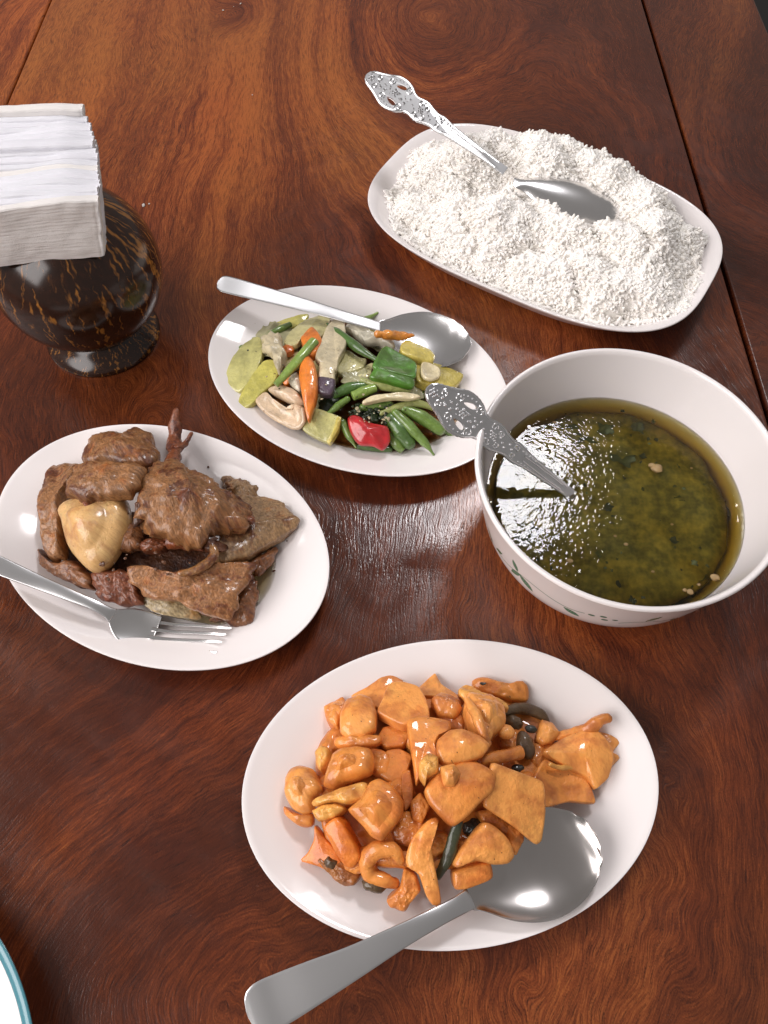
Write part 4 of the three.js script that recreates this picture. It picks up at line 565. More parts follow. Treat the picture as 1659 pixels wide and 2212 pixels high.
["s","seafood_frill","ragged orange frill behind the broad curved slice",null,"seafood","or",[121.5,14.0,-118.9,130.6,14.0,-117.0,134.4,14.0,-113.6,129.7,14.0,-107.6,133.3,14.0,-104.9,127.3,14.0,-99.2,123.6,14.0,-94.0,124.0,14.0,-109.1],{"t":4,"r":1.6,"na":1.2,"nw":6,"ten":0.4},{}],
["s","squid_slice","broad curved orange slice over the wrinkled translucent slice",null,"seafood","or",[89.3,23.1,-104.4,101.1,17.0,-113.4,112.9,17.0,-118.2,120.8,17.0,-118.9,126.7,17.0,-112.6,128.4,17.0,-103.0,124.4,17.0,-93.1,116.9,17.0,-87.1,112.4,17.0,-93.1,103.5,18.2,-96.7],{"t":6,"d":3,"r":1.2,"na":0.8,"nw":16,"ten":0.18,"N":72},{}],
["s","squid_slice","wrinkled translucent slice under the broad curved slice",null,"seafood","or2",[81.6,26.0,-89.9,89.3,21.9,-100.9,96.6,19.1,-99.3,109.3,15.2,-99.5,113.3,15.2,-93.5,115.8,15.2,-85.6,116.0,15.2,-80.1,102.1,17.7,-80.2,87.7,23.7,-75.9,83.9,25.4,-82.9],{"t":4,"d":-2,"na":1,"ten":0.3,"r":1.2,"nw":16,"N":72},{}],
["r","yellow_fringe","thin pale fringe along the wrinkled slice",null,"seafood","ye",[91.9,27.1,-97.4,98.2,23.7,-96.7,107.6,19.0,-97.9,111.7,19.0,-94.7],[1.22,1.5,1.36,0.95],{"na":0.6}],
["s","seafood_strip","rough orange piece marked with a black fleck",null,"seafood","or2",[53.6,11.0,-147.2,59.0,11.0,-149.2,66.7,11.0,-147.1,78.5,11.0,-145.7,81.9,11.0,-147.6,85.9,11.0,-143.0,84.8,11.0,-136.0,76.4,11.0,-135.7,64.6,12.1,-138.1,55.3,11.6,-142.0],{"t":10,"r":4,"na":1.6,"nw":6},{}],
["l","black_scrap","black fleck stuck on the rough orange piece",null,"mushroom","bk",[59.0,18.0,-143.6],[2.45,0.68,1.5,0,0.5,5],{}],
["s","squid_slice","smooth flat orange sauced slice in the heap","smooth slices in the orange dish","seafood","or",[21.1,15.1,-139.6,26.5,12.0,-144.9,31.9,11.6,-149.8,35.6,13.0,-143.3,43.7,16.3,-136.8,46.3,20.0,-129.1,40.3,20.0,-130.2,31.9,18.4,-134.1,22.5,17.9,-134.7],{"ten":0.2,"t":5,"r":1.2,"na":0.8,"nw":16,"d":0.2,"N":72},{}],
["s","seafood_chunk","soft rounded orange sauced chunk in the heap","rounded chunks in the orange dish","seafood","or2",[28.6,24.7,-130.4,34.5,21.8,-135.8,43.2,23.4,-131.7,45.6,26.3,-124.9,40.7,28.9,-119.6,32.5,28.2,-122.3],{"t":10,"r":4.5,"na":1.5,"nw":9,"d":1.0,"ten":0.22,"N":72,"fine":1},{}],
["s","seafood_chunk","soft rounded orange sauced chunk in the heap","rounded chunks in the orange dish","seafood","br",[31.6,20.8,-123.3,41.7,19.4,-125.3,48.5,21.2,-119.3,45.2,24.1,-111.5,34.1,24.2,-114.0],{"t":11,"r":2.6,"na":1.5,"nw":9,"d":1.0,"ten":0.22,"N":72,"fine":1},{}],
["s","seafood_chunk","large folded orange lump below the yellow frill",null,"seafood","or",[46.0,30.5,-124.9,48.4,26.1,-133.7,54.9,25.3,-133.4,60.6,24.6,-132.7,68.3,25.5,-127.2,68.3,29.5,-116.9,61.3,33.3,-109.9,58.1,35.1,-104.8,52.8,35.2,-108.2,47.8,33.8,-115.7],{"t":15,"r":6,"d":4,"na":1.7,"nw":8,"ten":0.22,"N":72,"fine":1},{}],
["r","seafood_fold","raised fold running down the folded orange lump",null,"seafood","or",[48.3,32.3,-129.6,51.3,40.1,-119.8,54.1,42.2,-111.1,57.5,39.6,-104.6],[1.63,2.72,2.99,1.9],{"na":0.6}],
["l","seafood_nugget","round orange knob on the side of the folded lump",null,"seafood","or",[68.7,28.2,-114.1],[4.62,3.54,4.08,20,0.8,7],{}],
["s","egg_frill","yellow frilly strip above the folded lump",null,"egg","ye",[44.1,24.2,-137.3,49.0,21.9,-140.4,58.0,23.6,-135.0,68.9,23.2,-131.0,71.2,24.9,-126.0,62.2,26.6,-127.0,52.5,26.8,-130.4,46.2,26.6,-132.3],{"t":6,"r":2.5,"na":1.6,"nw":5},{}],
["s","squid_slice","tall bent orange slice in the middle of the heap",null,"seafood","or2",[15.2,34.8,-115.5,25.1,34.3,-118.2,37.7,34.8,-116.4,38.3,36.6,-110.6,33.0,37.6,-107.8,30.1,39.0,-102.0,31.9,40.3,-94.0,27.3,41.0,-88.6,22.3,41.1,-85.9,19.9,41.2,-82.7,18.1,40.2,-93.6,16.8,38.7,-101.8],{"t":9,"r":3,"ten":0.35,"na":0.8,"nw":16,"d":0.2,"N":72},{}],
["s","squid_slice","oval glossy orange slice lying on top of the heap",null,"seafood","or",[30.0,45.6,-97.9,30.4,44.5,-103.6,36.6,42.9,-109.2,43.7,42.0,-110.4,53.0,41.7,-107.3,58.1,41.8,-102.6,53.7,43.7,-96.6,45.2,45.3,-92.9,36.0,46.3,-91.0,31.7,46.3,-92.6],{"t":7,"r":2.6,"d":2,"na":0.8,"nw":16,"ten":0.18,"N":72},{}],
["s","seafood_chunk","knobbly bright yellow piece on top of the heap",null,"seafood","ye",[20.9,49.2,-91.1,25.5,48.6,-96.7,30.7,48.8,-94.6,30.2,49.6,-86.9,25.1,49.8,-84.0,23.8,49.9,-80.2,20.9,49.7,-84.1],{"t":10,"r":4.5,"na":1.6,"nw":6,"d":1.0,"ten":0.22,"N":72,"fine":1},{}],
["s","squid_slice","large diamond shaped yellow brown slice in the middle",null,"seafood","or2",[23.7,45.7,-78.8,27.6,45.6,-85.1,36.1,45.0,-90.5,43.4,44.1,-93.4,51.4,43.1,-93.4,60.1,41.9,-88.6,58.3,42.5,-80.0,51.2,43.5,-73.5,44.6,43.8,-66.9,37.7,43.9,-62.6,30.7,45.0,-68.0,25.8,45.6,-73.4],{"t":9,"r":3,"d":2,"ten":0.3,"na":0.8,"nw":16,"N":72},{}],
["s","seafood_chunk","small orange knob on the diamond shaped slice",null,"seafood","or",[31.4,52.4,-88.8,38.1,51.9,-90.9,41.4,52.0,-85.4,38.1,52.4,-80.1,33.4,52.7,-80.4,31.9,52.7,-84.4],{"t":10,"r":4.5,"na":1.5,"nw":9,"d":1.0,"ten":0.22,"N":72,"fine":1},{}],
["s","squid_slice","large flat triangular orange slice hanging over the spoon",null,"seafood","or",[54.0,39.7,-73.1,54.9,42.2,-81.5,58.3,43.8,-93.9,68.6,40.9,-91.6,85.4,34.4,-87.0,86.5,30.2,-73.2,84.4,25.7,-60.3,80.8,25.9,-58.0,68.9,33.2,-65.3],{"t":5,"r":2,"ten":0.2,"d":0.5,"na":0.8,"nw":16,"N":72},{}],
["s","seafood_chunk","soft rounded orange sauced chunk in the heap","rounded chunks in the orange dish","seafood","or2",[7.9,28.7,-95.4,5.9,29.3,-88.7,-0.6,28.3,-89.1,-5.8,26.9,-92.5,-6.2,25.6,-99.9,-3.4,25.3,-103.9,6.0,27.6,-100.4],{"t":10,"r":3.5,"na":1.5,"nw":9,"d":1.0,"ten":0.22,"N":72,"fine":1},{}],
["s","seafood_chunk","soft rounded orange sauced chunk in the heap","rounded chunks in the orange dish","seafood","or2",[21.2,29.7,-79.5,16.6,29.4,-73.8,7.7,28.6,-72.5,5.6,28.5,-76.2,2.4,28.1,-82.0,10.2,28.6,-89.1,16.4,29.4,-84.5],{"t":10,"r":3.5,"na":1.5,"nw":9,"d":1.0,"ten":0.22,"N":72,"fine":1},{}],
["s","seafood_chunk","soft rounded orange sauced chunk in the heap","rounded chunks in the orange dish","seafood","or2",[47.7,31.3,-79.4,46.6,31.0,-71.6,40.9,31.7,-71.4,33.7,32.5,-76.2,32.2,32.6,-81.1,41.3,31.8,-86.9,47.1,31.3,-84.7],{"t":10,"r":3.5,"na":1.5,"nw":9,"d":1.0,"ten":0.22,"N":72,"fine":1},{}],
["s","seafood_chunk","soft rounded orange sauced chunk in the heap","rounded chunks in the orange dish","seafood","or2",[40.0,26.6,-55.4,35.4,26.5,-53.5,28.6,26.0,-49.9,23.4,27.0,-53.8,21.8,28.0,-58.4,27.1,28.9,-63.5,35.6,28.3,-62.2],{"t":10,"r":3.5,"na":1.5,"nw":9,"d":1.0,"ten":0.22,"N":72,"fine":1},{}],
["s","seafood_chunk","soft rounded orange sauced chunk in the heap","rounded chunks in the orange dish","seafood","or2",[10.9,30.5,-73.1,4.9,29.2,-66.3,1.0,28.7,-66.0,-5.5,27.9,-68.4,-8.2,27.7,-73.9,-0.8,29.1,-77.0,5.6,30.0,-75.4],{"t":10,"r":3.5,"na":1.5,"nw":9,"d":1.0,"ten":0.22,"N":72,"fine":1},{}],
["s","seafood_chunk","soft rounded orange sauced chunk in the heap","rounded chunks in the orange dish","seafood","or2",[58.5,17.9,-124.4,52.3,21.7,-117.2,46.3,24.0,-112.2,41.4,22.0,-119.8,42.9,19.3,-126.1,49.1,15.7,-132.3,54.8,16.3,-129.5],{"t":10,"r":3.5,"na":1.5,"nw":9,"d":1.0,"ten":0.22,"N":72,"fine":1},{}],
["s","seafood_chunk","soft rounded orange sauced chunk in the heap","rounded chunks in the orange dish","seafood","or2",[69.0,23.7,-89.9,67.9,24.2,-85.8,59.8,26.1,-83.4,53.6,27.1,-88.1,50.3,27.3,-91.5,59.0,25.0,-98.3,67.9,23.3,-96.3],{"t":10,"r":3.5,"na":1.5,"nw":9,"d":1.0,"ten":0.22,"N":72,"fine":1},{}],
["s","seafood_chunk","soft rounded orange sauced chunk in the heap","rounded chunks in the orange dish","seafood","or2",[88.9,16.9,-85.2,85.1,18.4,-79.8,76.5,21.2,-77.9,70.6,23.0,-83.6,69.7,23.0,-89.8,79.7,19.5,-95.2,86.4,17.5,-91.8],{"t":10,"r":3.5,"na":1.5,"nw":9,"d":1.0,"ten":0.22,"N":72,"fine":1},{}],
["s","seafood_chunk","soft rounded orange sauced chunk in the heap","rounded chunks in the orange dish","seafood","or2",[32.2,24.6,-112.4,27.7,27.3,-101.8,18.1,27.0,-102.1,13.3,25.3,-107.6,12.9,23.3,-114.4,22.0,22.6,-118.1,27.0,22.9,-117.5],{"t":10,"r":3.5,"na":1.5,"nw":9,"d":1.0,"ten":0.22,"N":72,"fine":1},{}],
["s","seafood_chunk","soft rounded orange sauced chunk in the heap","rounded chunks in the orange dish","seafood","or2",[1.1,25.1,-47.1,-2.1,23.9,-44.7,-8.6,22.0,-42.2,-14.9,21.4,-44.6,-15.3,23.6,-53.1,-9.8,24.9,-53.8,-3.9,26.4,-55.4],{"t":10,"r":3.5,"na":1.5,"nw":9,"d":1.0,"ten":0.22,"N":72,"fine":1},{}],
["s","seafood_chunk","soft rounded orange sauced chunk in the heap","rounded chunks in the orange dish","seafood","or2",[100.7,8.0,-107.4,99.3,10.0,-100.8,88.9,15.1,-95.7,82.8,16.5,-101.5,84.2,14.1,-110.1,88.7,12.0,-111.7,98.7,7.6,-113.1],{"t":10,"r":3.5,"na":1.5,"nw":9,"d":1.0,"ten":0.22,"N":72,"fine":1},{}],
["s","seafood_chunk","soft rounded orange sauced chunk in the heap","rounded chunks in the orange dish","seafood","or2",[-9.3,24.5,-90.2,-11.9,24.2,-86.4,-18.9,22.7,-83.1,-24.8,20.6,-86.9,-26.7,18.8,-95.9,-17.3,20.8,-100.6,-9.8,23.3,-97.5],{"t":10,"r":3.5,"na":1.5,"nw":9,"d":1.0,"ten":0.22,"N":72,"fine":1},{}],
["s","seafood_chunk","soft rounded orange sauced chunk in the heap","rounded chunks in the orange dish","seafood","or2",[57.4,23.7,-53.6,54.1,22.9,-48.5,47.8,23.1,-45.8,40.9,25.0,-48.9,41.2,27.2,-58.1,45.1,26.9,-58.9,53.3,25.4,-57.4],{"t":10,"r":3.5,"na":1.5,"nw":9,"d":1.0,"ten":0.22,"N":72,"fine":1},{}],
["s","seafood_chunk","soft rounded orange sauced chunk in the heap","rounded chunks in the orange dish","seafood","br",[82.5,13.3,-112.2,79.2,15.9,-106.8,73.4,18.3,-103.7,66.5,19.3,-107.6,64.9,18.0,-113.6,74.9,12.7,-121.5,79.8,11.3,-120.9],{"t":10,"r":3.5,"na":1.5,"nw":9,"d":1.0,"ten":0.22,"N":72,"fine":1},{}],
["s","vegetable_gravy","thin brown gravy pooled round the vegetables",null,"sauce","gravy",[-114.5,8.4,-388.2,-105.9,8.4,-412.6,-84.6,8.4,-428.6,-44.3,8.4,-432.0,-0.7,8.4,-420.0,34.9,8.4,-393.3,57.9,8.4,-365.6,65.3,8.4,-343.7,58.0,8.4,-325.4,34.2,8.4,-313.4,1.6,8.4,-306.9,-29.8,8.4,-311.4,-62.1,8.4,-324.8,-88.4,8.4,-337.0,-107.6,8.4,-353.2,-115.1,8.4,-370.3],{"t":1.6,"d":0.4,"r":0.6,"na":0.15,"N":80},{}],
["s","onion_piece","brownish translucent onion beside the frilly cauliflower",null,"onion","brown",[-107.2,7.2,-403.3,-101.0,7.0,-417.8,-87.7,7.0,-429.5,-81.4,7.0,-427.2,-85.2,7.0,-418.4,-95.9,7.7,-410.7],{"t":5,"r":2,"na":1},{}],
["s","squash_slice","thin yellow green squash slice behind the beans",null,"squash","sq2",[-89.8,10.9,-410.5,-86.6,9.0,-420.3,-75.7,9.0,-426.8,-60.8,9.0,-430.5,-63.2,9.0,-422.6,-74.1,12.5,-411.4,-85.0,12.7,-407.1],{"t":5,"r":1.3,"na":0.6,"d":0.6,"ten":0.35},{}],
["r","green_bean","short dark green bean beside the cauliflower",null,"bean","be",[-87.3,18.6,-402.7,-80.4,17.7,-408.2,-73.8,14.7,-416.3],[2.14,2.81,2.27],{"cut":1,"na":0.25}],
["r","green_bean","green bean tip sticking out towards the plate rim",null,"bean","be",[-122.5,9.0,-386.7,-116.1,9.0,-390.9,-107.1,11.4,-394.5],[0.8,2.94,2.94],{"na":0.25}],
["s","squash_slice","large pale green squash slice over the bean tip",null,"squash","sq",[-115.1,13.6,-364.0,-112.4,15.0,-379.0,-105.6,15.9,-392.8,-96.2,16.7,-400.1,-90.5,19.1,-394.5,-89.3,21.3,-377.9,-92.4,20.3,-364.3,-99.4,17.0,-353.1,-104.7,14.8,-350.3,-113.0,13.6,-357.1],{"ten":0.4,"t":5,"r":1.3,"na":0.6,"d":0.6},{}],
["s","squash_slice","long yellow green squash slice with a brown spot",null,"squash","sq2",[-103.4,14.0,-338.6,-101.9,15.7,-347.7,-94.8,19.9,-361.5,-87.6,22.2,-373.1,-80.5,23.6,-373.0,-75.5,24.4,-363.5,-78.7,22.7,-352.5,-87.6,19.3,-344.9,-92.9,16.4,-338.8,-99.5,14.0,-336.2],{"ten":0.4,"t":5,"r":1.3,"na":0.6,"d":0.6},{}],
["s","squash_slice","broad pale squash slice behind the carrot",null,"squash","sqp",[-75.0,24.2,-389.6,-70.0,21.0,-404.0,-60.3,15.4,-419.0,-49.3,15.4,-424.5,-44.0,15.4,-423.8,-44.7,21.4,-404.2,-49.3,25.2,-393.3,-60.5,24.2,-395.6,-65.3,26.2,-384.7,-72.2,25.3,-385.2],{"ten":0.4,"t":5,"r":1.3,"na":0.6,"d":0.6},{}],
["s","squash_slice","pale green squash piece buried among the vegetables","squash pieces among the vegetables","squash","sqp",[-59.0,19.3,-366.6,-49.3,18.5,-381.6,-38.1,19.2,-377.9,-34.4,20.8,-359.3,-47.4,20.1,-352.7,-58.1,19.0,-353.2],{"t":5,"r":1.3,"na":0.6,"d":0.6,"ten":0.35},{}],
["s","squash_slice","pale green squash piece buried among the vegetables","squash pieces among the vegetables","squash","sqp",[-77.0,17.8,-384.9,-66.2,18.5,-388.2,-62.0,20.9,-372.1,-73.8,19.4,-366.0],{"t":5,"r":1.3,"na":0.6,"d":0.6,"ten":0.35},{}],
["s","carrot_piece","small orange carrot bit beside the cauliflower",null,"carrot","cr",[-75.2,23.9,-384.6,-69.7,24.2,-387.0,-67.0,25.5,-380.3,-72.6,25.0,-377.3],{"t":5,"r":1.2},{}],
["s","cauliflower_piece","frilly cream cauliflower floret near the squash slices",null,"cauliflower","cream",[-90.6,23.4,-393.9,-84.3,23.8,-396.9,-78.2,25.3,-394.7,-75.6,27.7,-383.3,-72.5,29.0,-373.5,-74.7,28.6,-363.1,-79.3,27.8,-365.3,-81.6,27.4,-372.8,-88.0,25.7,-380.7],{"t":8,"r":3,"na":2.2,"nw":5,"ea":6},{}],
["s","carrot_piece","bright orange carrot slice under the cut bean",null,"carrot","cr",[-61.9,30.5,-386.2,-55.4,27.0,-400.2,-49.7,29.8,-391.6,-46.2,32.0,-381.9,-50.1,33.3,-370.5,-54.2,33.1,-368.1,-58.9,32.0,-378.0],{"t":8,"r":1.6,"ten":0.25},{}],
["s","carrot_piece","dark orange carrot bit low beside the cut bean",null,"carrot","cr",[-72.8,21.1,-355.7,-66.4,22.5,-360.3,-64.5,22.6,-356.9,-69.8,21.3,-352.6],{"t":5,"r":1},{}],
["r","green_bean","light green cut bean lying across the vegetables",null,"bean","be2",[-51.9,37.1,-380.6,-62.5,37.4,-361.4,-75.7,32.0,-345.1],[3.61,3.61,2.67],{"cut":1,"fl":0.75,"na":0.25}],
["s","mushroom_piece","white mushroom bit beside the long carrot",null,"mushroom","white",[-68.6,24.9,-354.5,-63.4,26.0,-360.0,-59.6,26.2,-354.1,-59.4,25.1,-344.6,-65.2,24.7,-348.1],{"t":8,"r":3,"na":1},{}],
["s","oyster_mushroom","upper cream mushroom fold beside the long carrot",null,"mushroom","mush",[-82.4,21.4,-347.9,-74.7,23.5,-350.7,-65.1,24.7,-347.0,-58.3,24.7,-340.4,-56.4,23.9,-335.3,-61.6,22.9,-334.3,-71.3,22.2,-339.4],{"t":9,"r":4,"na":1.4,"nw":9},{}],
["s","oyster_mushroom","curled cream mushroom beside the tapered carrot wedge",null,"mushroom","mush",[-91.7,17.0,-343.3,-84.4,19.9,-347.6,-78.0,20.2,-341.6,-67.0,20.5,-333.2,-61.6,21.0,-331.3,-60.6,22.5,-336.7,-56.1,22.2,-332.5,-54.9,19.8,-322.8,-60.9,17.4,-318.8,-71.7,16.5,-323.1,-84.4,16.3,-332.5],{"t":7,"r":3,"na":1.6,"nw":10,"d":-1},{}],
["r","mushroom_edge","rolled lip along the curled cream mushroom",null,"mushroom","mush",[-89.8,18.7,-340.3,-80.0,18.6,-330.4,-69.5,18.7,-322.7,-60.7,19.4,-318.8,-55.9,23.7,-321.0,-56.9,27.5,-328.2],[1.34,1.74,1.87,1.87,1.74,1.34],{"na":0.4}],
["s","squash_slice","ridged pale squash wedge beside the purple tipped piece",null,"squash","sqp",[-36.4,27.5,-365.3,-30.0,25.0,-382.3,-19.9,25.7,-375.0,-15.2,25.5,-373.3,-16.9,26.8,-364.8,-26.2,27.7,-359.5,-33.8,27.8,-358.4],{"t":5,"r":1.3,"na":0.6,"d":0.6,"ten":0.35},{}],
["s","squash_slice","small pale squash wedge against the green pepper",null,"squash","sqp",[-24.7,25.5,-360.5,-16.0,24.2,-369.1,-10.5,23.0,-372.4,-12.3,24.9,-358.1,-20.5,25.5,-355.6],{"t":5,"r":1.3,"na":0.6,"d":0.6,"ten":0.35},{}],
["s","eggplant_piece","long cream eggplant piece with dots on its face",null,"eggplant","cream",[-50.3,33.7,-366.4,-47.3,31.7,-384.2,-44.6,26.5,-401.7,-40.1,20.1,-415.2,-33.7,20.1,-416.6,-29.5,31.9,-381.2,-33.9,34.2,-365.1,-35.3,34.3,-354.9,-40.4,34.2,-358.1],{"t":7,"r":2,"ten":0.35},{}],
["s","eggplant_piece","white eggplant piece with dark purple skin at one end",null,"eggplant","cream",[-46.5,32.3,-367.7,-36.6,32.7,-365.0,-35.8,32.8,-354.4,-36.5,32.4,-348.1,-46.5,32.0,-349.7,-47.1,32.4,-356.1],{"t":8,"r":2.5,"ten":0.35},{}],
["s",">purple_skin","dark purple eggplant skin","","","purple",[-46.9,31.8,-351.6,-36.1,32.3,-349.9,-35.4,31.5,-342.2,-38.0,30.7,-337.3,-46.7,30.3,-339.3],{"t":8.4,"r":2.5,"ten":0.35},{}],
["s","carrot_slice","long tapered orange carrot wedge over the curled cream mushroom",null,"carrot","cr",[-60.4,33.7,-350.9,-59.5,34.5,-360.6,-56.1,34.8,-368.3,-50.7,35.4,-361.9,-47.2,34.8,-347.4,-47.1,32.4,-333.0,-49.8,29.4,-322.5,-51.5,27.2,-316.5,-53.9,28.8,-322.5,-58.0,32.2,-339.0],{"t":8,"r":3.2,"d":2.2,"na":0.7},{}],
["s","squash_slice","olive squash block with a bright yellow cut edge",null,"squash","sq",[-56.6,17.3,-318.2,-51.0,21.6,-329.9,-47.2,22.6,-332.0,-30.4,22.4,-325.2,-32.0,20.1,-317.0,-37.4,16.3,-307.7,-47.6,16.6,-312.0],{"ten":0.2,"t":7,"r":1.3,"na":0.6,"d":0.6},{}],
["s",">cut_edge","bright yellow cut edge","","","sq3",[-33.2,22.7,-324.9,-30.2,22.8,-324.9,-31.7,20.4,-316.5,-37.2,16.7,-307.3,-39.6,16.9,-308.6,-35.4,19.9,-316.0],{"t":7,"r":1.2,"ten":0.2},{}],
["r","green_bean","thin olive bean end beside the red pepper",null,"bean","be",[-29.7,20.8,-323.2,-25.8,18.2,-315.7,-20.1,14.5,-307.2],[2.67,2.67,0.8],{"na":0.25}],
["r","green_bean","dark bean lying beneath the red pepper",null,"bean","be3",[-17.9,12.1,-310.0,-7.5,11.8,-309.0,2.8,11.2,-308.6],[2.41,2.67,2.14],{"na":0.25}],
["l","herb_leaves","dark green frilly herb cluster above the red pepper",null,"herb","herb",[-15.3,23.5,-330.5],[6.95,2.67,5.08,15,4,5],{}],
["l","herb_leaves","dark herb scrap beside the beans",null,"herb","herb",[-5.5,23.0,-326.4],[5.88,2.14,3.74,15,3.5,5],{}],
["l","herb_leaves","dark shaded leaf beneath the purple tipped eggplant",null,"herb","herb",[-41.6,17.0,-341.9],[10.7,2.67,6.69,15,2,7],{}],
["r","green_bean","fat dark green bean in the middle of the plate",null,"bean","be3",[-35.6,27.5,-341.8,-26.9,28.4,-346.3,-16.3,28.3,-349.1],[3.21,4.28,3.48],{"na":0.25}],
["r","green_bean","short green bean below the fat dark bean",null,"bean","be",[-39.1,24.5,-327.8,-33.4,26.5,-332.4,-27.1,28.0,-337.2],[1.6,2.67,2.41],{"na":0.25}],
["r","green_bean","light green cut bean end pointing at the eggplant",null,"bean","be2",[-22.9,30.3,-338.4,-16.3,30.7,-341.9,-8.4,30.4,-345.7],[3.34,3.74,3.21],{"cut":1,"na":0.25}],
["r","green_bean","pale split bean under the green pepper",null,"bean","bep",[-17.2,31.4,-351.5,-4.8,30.1,-348.5,14.2,26.4,-347.6],[1.87,3.48,2.67],{"na":0.25}],
["r","green_bean","green bean under the ginger strip",null,"bean","be",[-16.0,26.8,-331.6,-7.0,26.7,-333.2,2.1,26.0,-334.8],[2.67,3.21,2.67],{"na":0.25}],
["r","green_bean","yellow green bean curving under the spoon handle",null,"bean","bep",[-3.2,27.0,-327.1,11.1,26.4,-334.0,21.6,24.4,-338.0,31.5,21.4,-336.8],[1.87,2.94,2.94,2.14],{"na":0.25}],
["s","ginger_strip","pale cream ginger strip lying over the beans",null,"ginger","garlic",[-16.4,33.5,-331.3,-9.6,34.0,-335.6,0.6,33.4,-338.0,13.4,31.9,-340.6,22.8,30.1,-339.7,17.4,31.0,-335.9,0.7,33.0,-333.8,-14.6,33.2,-329.6],{"t":4,"r":1.6,"na":1,"nw":6},{}],
["s","red_pepper","shiny curved red pepper piece",null,"pepper","pep",[-26.2,25.1,-323.0,-20.6,25.8,-325.5,-11.7,24.7,-320.6,-4.0,24.1,-319.0,1.4,23.5,-317.5,2.9,20.9,-308.4,-1.5,19.0,-302.2,-8.7,20.0,-304.7,-17.6,20.0,-305.3,-23.5,22.1,-312.2],{"t":7,"r":3.2,"d":3.5,"na":0.5,"ten":0.4},{}],
["r","green_bean","thick dark bean beside the red pepper",null,"bean","be3",[2.5,23.1,-325.7,8.9,20.2,-318.5,15.8,16.5,-310.4],[4.55,6.15,4.55],{"na":0.25}],
["r","green_bean","stubby green bean end in the gravy",null,"bean","be",[3.6,17.2,-316.5,7.2,14.9,-311.2,11.6,12.7,-307.0],[3.48,4.01,2.94],{"cut":1,"na":0.25}],
["r","green_bean","plump green bean pod under the soup spoon",null,"bean","be",[11.8,25.0,-332.3,24.3,21.6,-328.4,36.5,17.1,-322.0],[3.48,4.95,4.28],{"na":0.25}],
["r","green_bean","long pointed green bean reaching the plate rim",null,"bean","be",[6.0,27.1,-327.7,17.8,22.4,-317.2,27.7,17.5,-308.5,32.4,14.4,-303.0],[2.94,4.01,3.21,0.8],{"na":0.25}],
["r","green_bean","green bean tip half hidden by the soup spoon handle",null,"bean","be",[37.3,12.9,-328.8,46.1,9.2,-324.4,54.4,7.0,-322.1],[3.48,3.48,1.07],{"na":0.25}],
["r","green_bean","short green bean near the yellow squash",null,"bean","be",[21.9,18.2,-351.5,31.4,15.1,-350.9,41.0,11.5,-349.7],[2.41,2.94,2.41],{"na":0.25}],
["s","squash_slice","brown soft piece behind the green pepper",null,"squash","brown",[-11.8,6.5,-409.1,-0.5,6.5,-412.3,8.2,6.5,-405.1,5.5,6.9,-397.3,-5.9,9.1,-398.6],{"t":5,"r":1.3,"na":0.6,"d":0.6,"ten":0.35},{}],
["s","squash_slice","small yellow bit beside the bean tip",null,"squash","sq3",[-20.7,10.0,-419.8,-15.1,10.0,-423.8,-10.4,10.0,-420.1,-11.2,10.0,-414.4,-17.6,10.0,-413.8],{"t":5,"r":1.3,"na":0.6,"d":0.6,"ten":0.35},{}],
["r","green_bean","bright bean tip pointing up beside the spoon",null,"bean","be2",[-27.8,15.0,-413.9,-19.3,14.0,-421.8,-9.0,14.0,-431.0],[2.67,2.94,0.94],{"na":0.25}],
["s","cauliflower_piece","white cauliflower strip behind the green pod",null,"cauliflower","white",[-32.9,20.6,-407.2,-29.0,16.4,-417.6,-22.6,19.8,-405.9,-14.4,19.3,-403.8,-5.8,16.9,-404.8,3.5,17.5,-398.8,4.1,21.1,-389.7,-5.6,22.2,-392.8,-16.7,24.8,-391.2,-28.0,21.7,-403.4],{"t":7,"r":3,"na":2,"nw":5},{}],
["r","carrot_twist","knobbly orange carrot tip pointing at the spoon bowl",null,"carrot","cr2",[-7.9,33.3,-392.2,-0.5,30.7,-393.5,7.7,26.2,-397.4,17.6,25.0,-399.4],[2.67,3.61,3.34,1.2],{"na":1,"nw":4}],
["r","green_bean","long dark pointed pod across the cream piece",null,"bean","be3",[-45.3,23.0,-410.5,-33.0,30.5,-392.1,-20.2,33.8,-377.2,-7.7,34.0,-367.6],[0.8,2.94,3.48,1.87],{"na":0.25}],
["s","squash_slice","yellow squash baton beside the spoon bowl",null,"squash","sq3",[8.1,26.6,-385.0,12.0,22.3,-393.3,27.1,21.2,-387.3,32.8,21.2,-380.3,29.9,23.9,-373.0,16.0,27.9,-373.7,8.4,28.7,-378.0],{"t":8,"r":1.3,"na":0.6,"d":0.6,"ten":0.35},{}],
["s","squash_slice","long yellow squash wedge under the onion ring",null,"squash","sq3",[17.7,19.7,-379.4,34.3,14.9,-378.7,52.2,14.9,-370.9,52.9,14.9,-366.7,46.2,15.6,-357.4,33.8,20.0,-355.1,20.3,23.5,-355.2,19.0,21.7,-369.8],{"t":8,"r":1.3,"na":0.6,"d":0.6,"ten":0.35},{}],
["s","onion_slice","small pale onion ring on the yellow squash",null,"onion","garlic",[22.9,28.6,-362.4,24.1,26.2,-372.6,30.3,23.9,-373.5,36.7,22.9,-369.4,36.1,25.0,-360.8,30.6,27.5,-355.7,25.3,28.8,-356.4],{"t":3,"r":1.2,"d":-1.2},{}],
["s","green_pepper","upper half of the folded green pepper square",null,"pepper","gpep",[-10.7,35.6,-361.0,-5.3,32.2,-378.2,-1.9,30.3,-382.8,7.9,29.7,-377.3,19.7,28.8,-369.0,18.8,31.4,-353.8,5.4,33.9,-354.6,-8.7,35.6,-357.7],{"t":4,"r":1.6,"d":-1.5,"ten":0.25},{}],
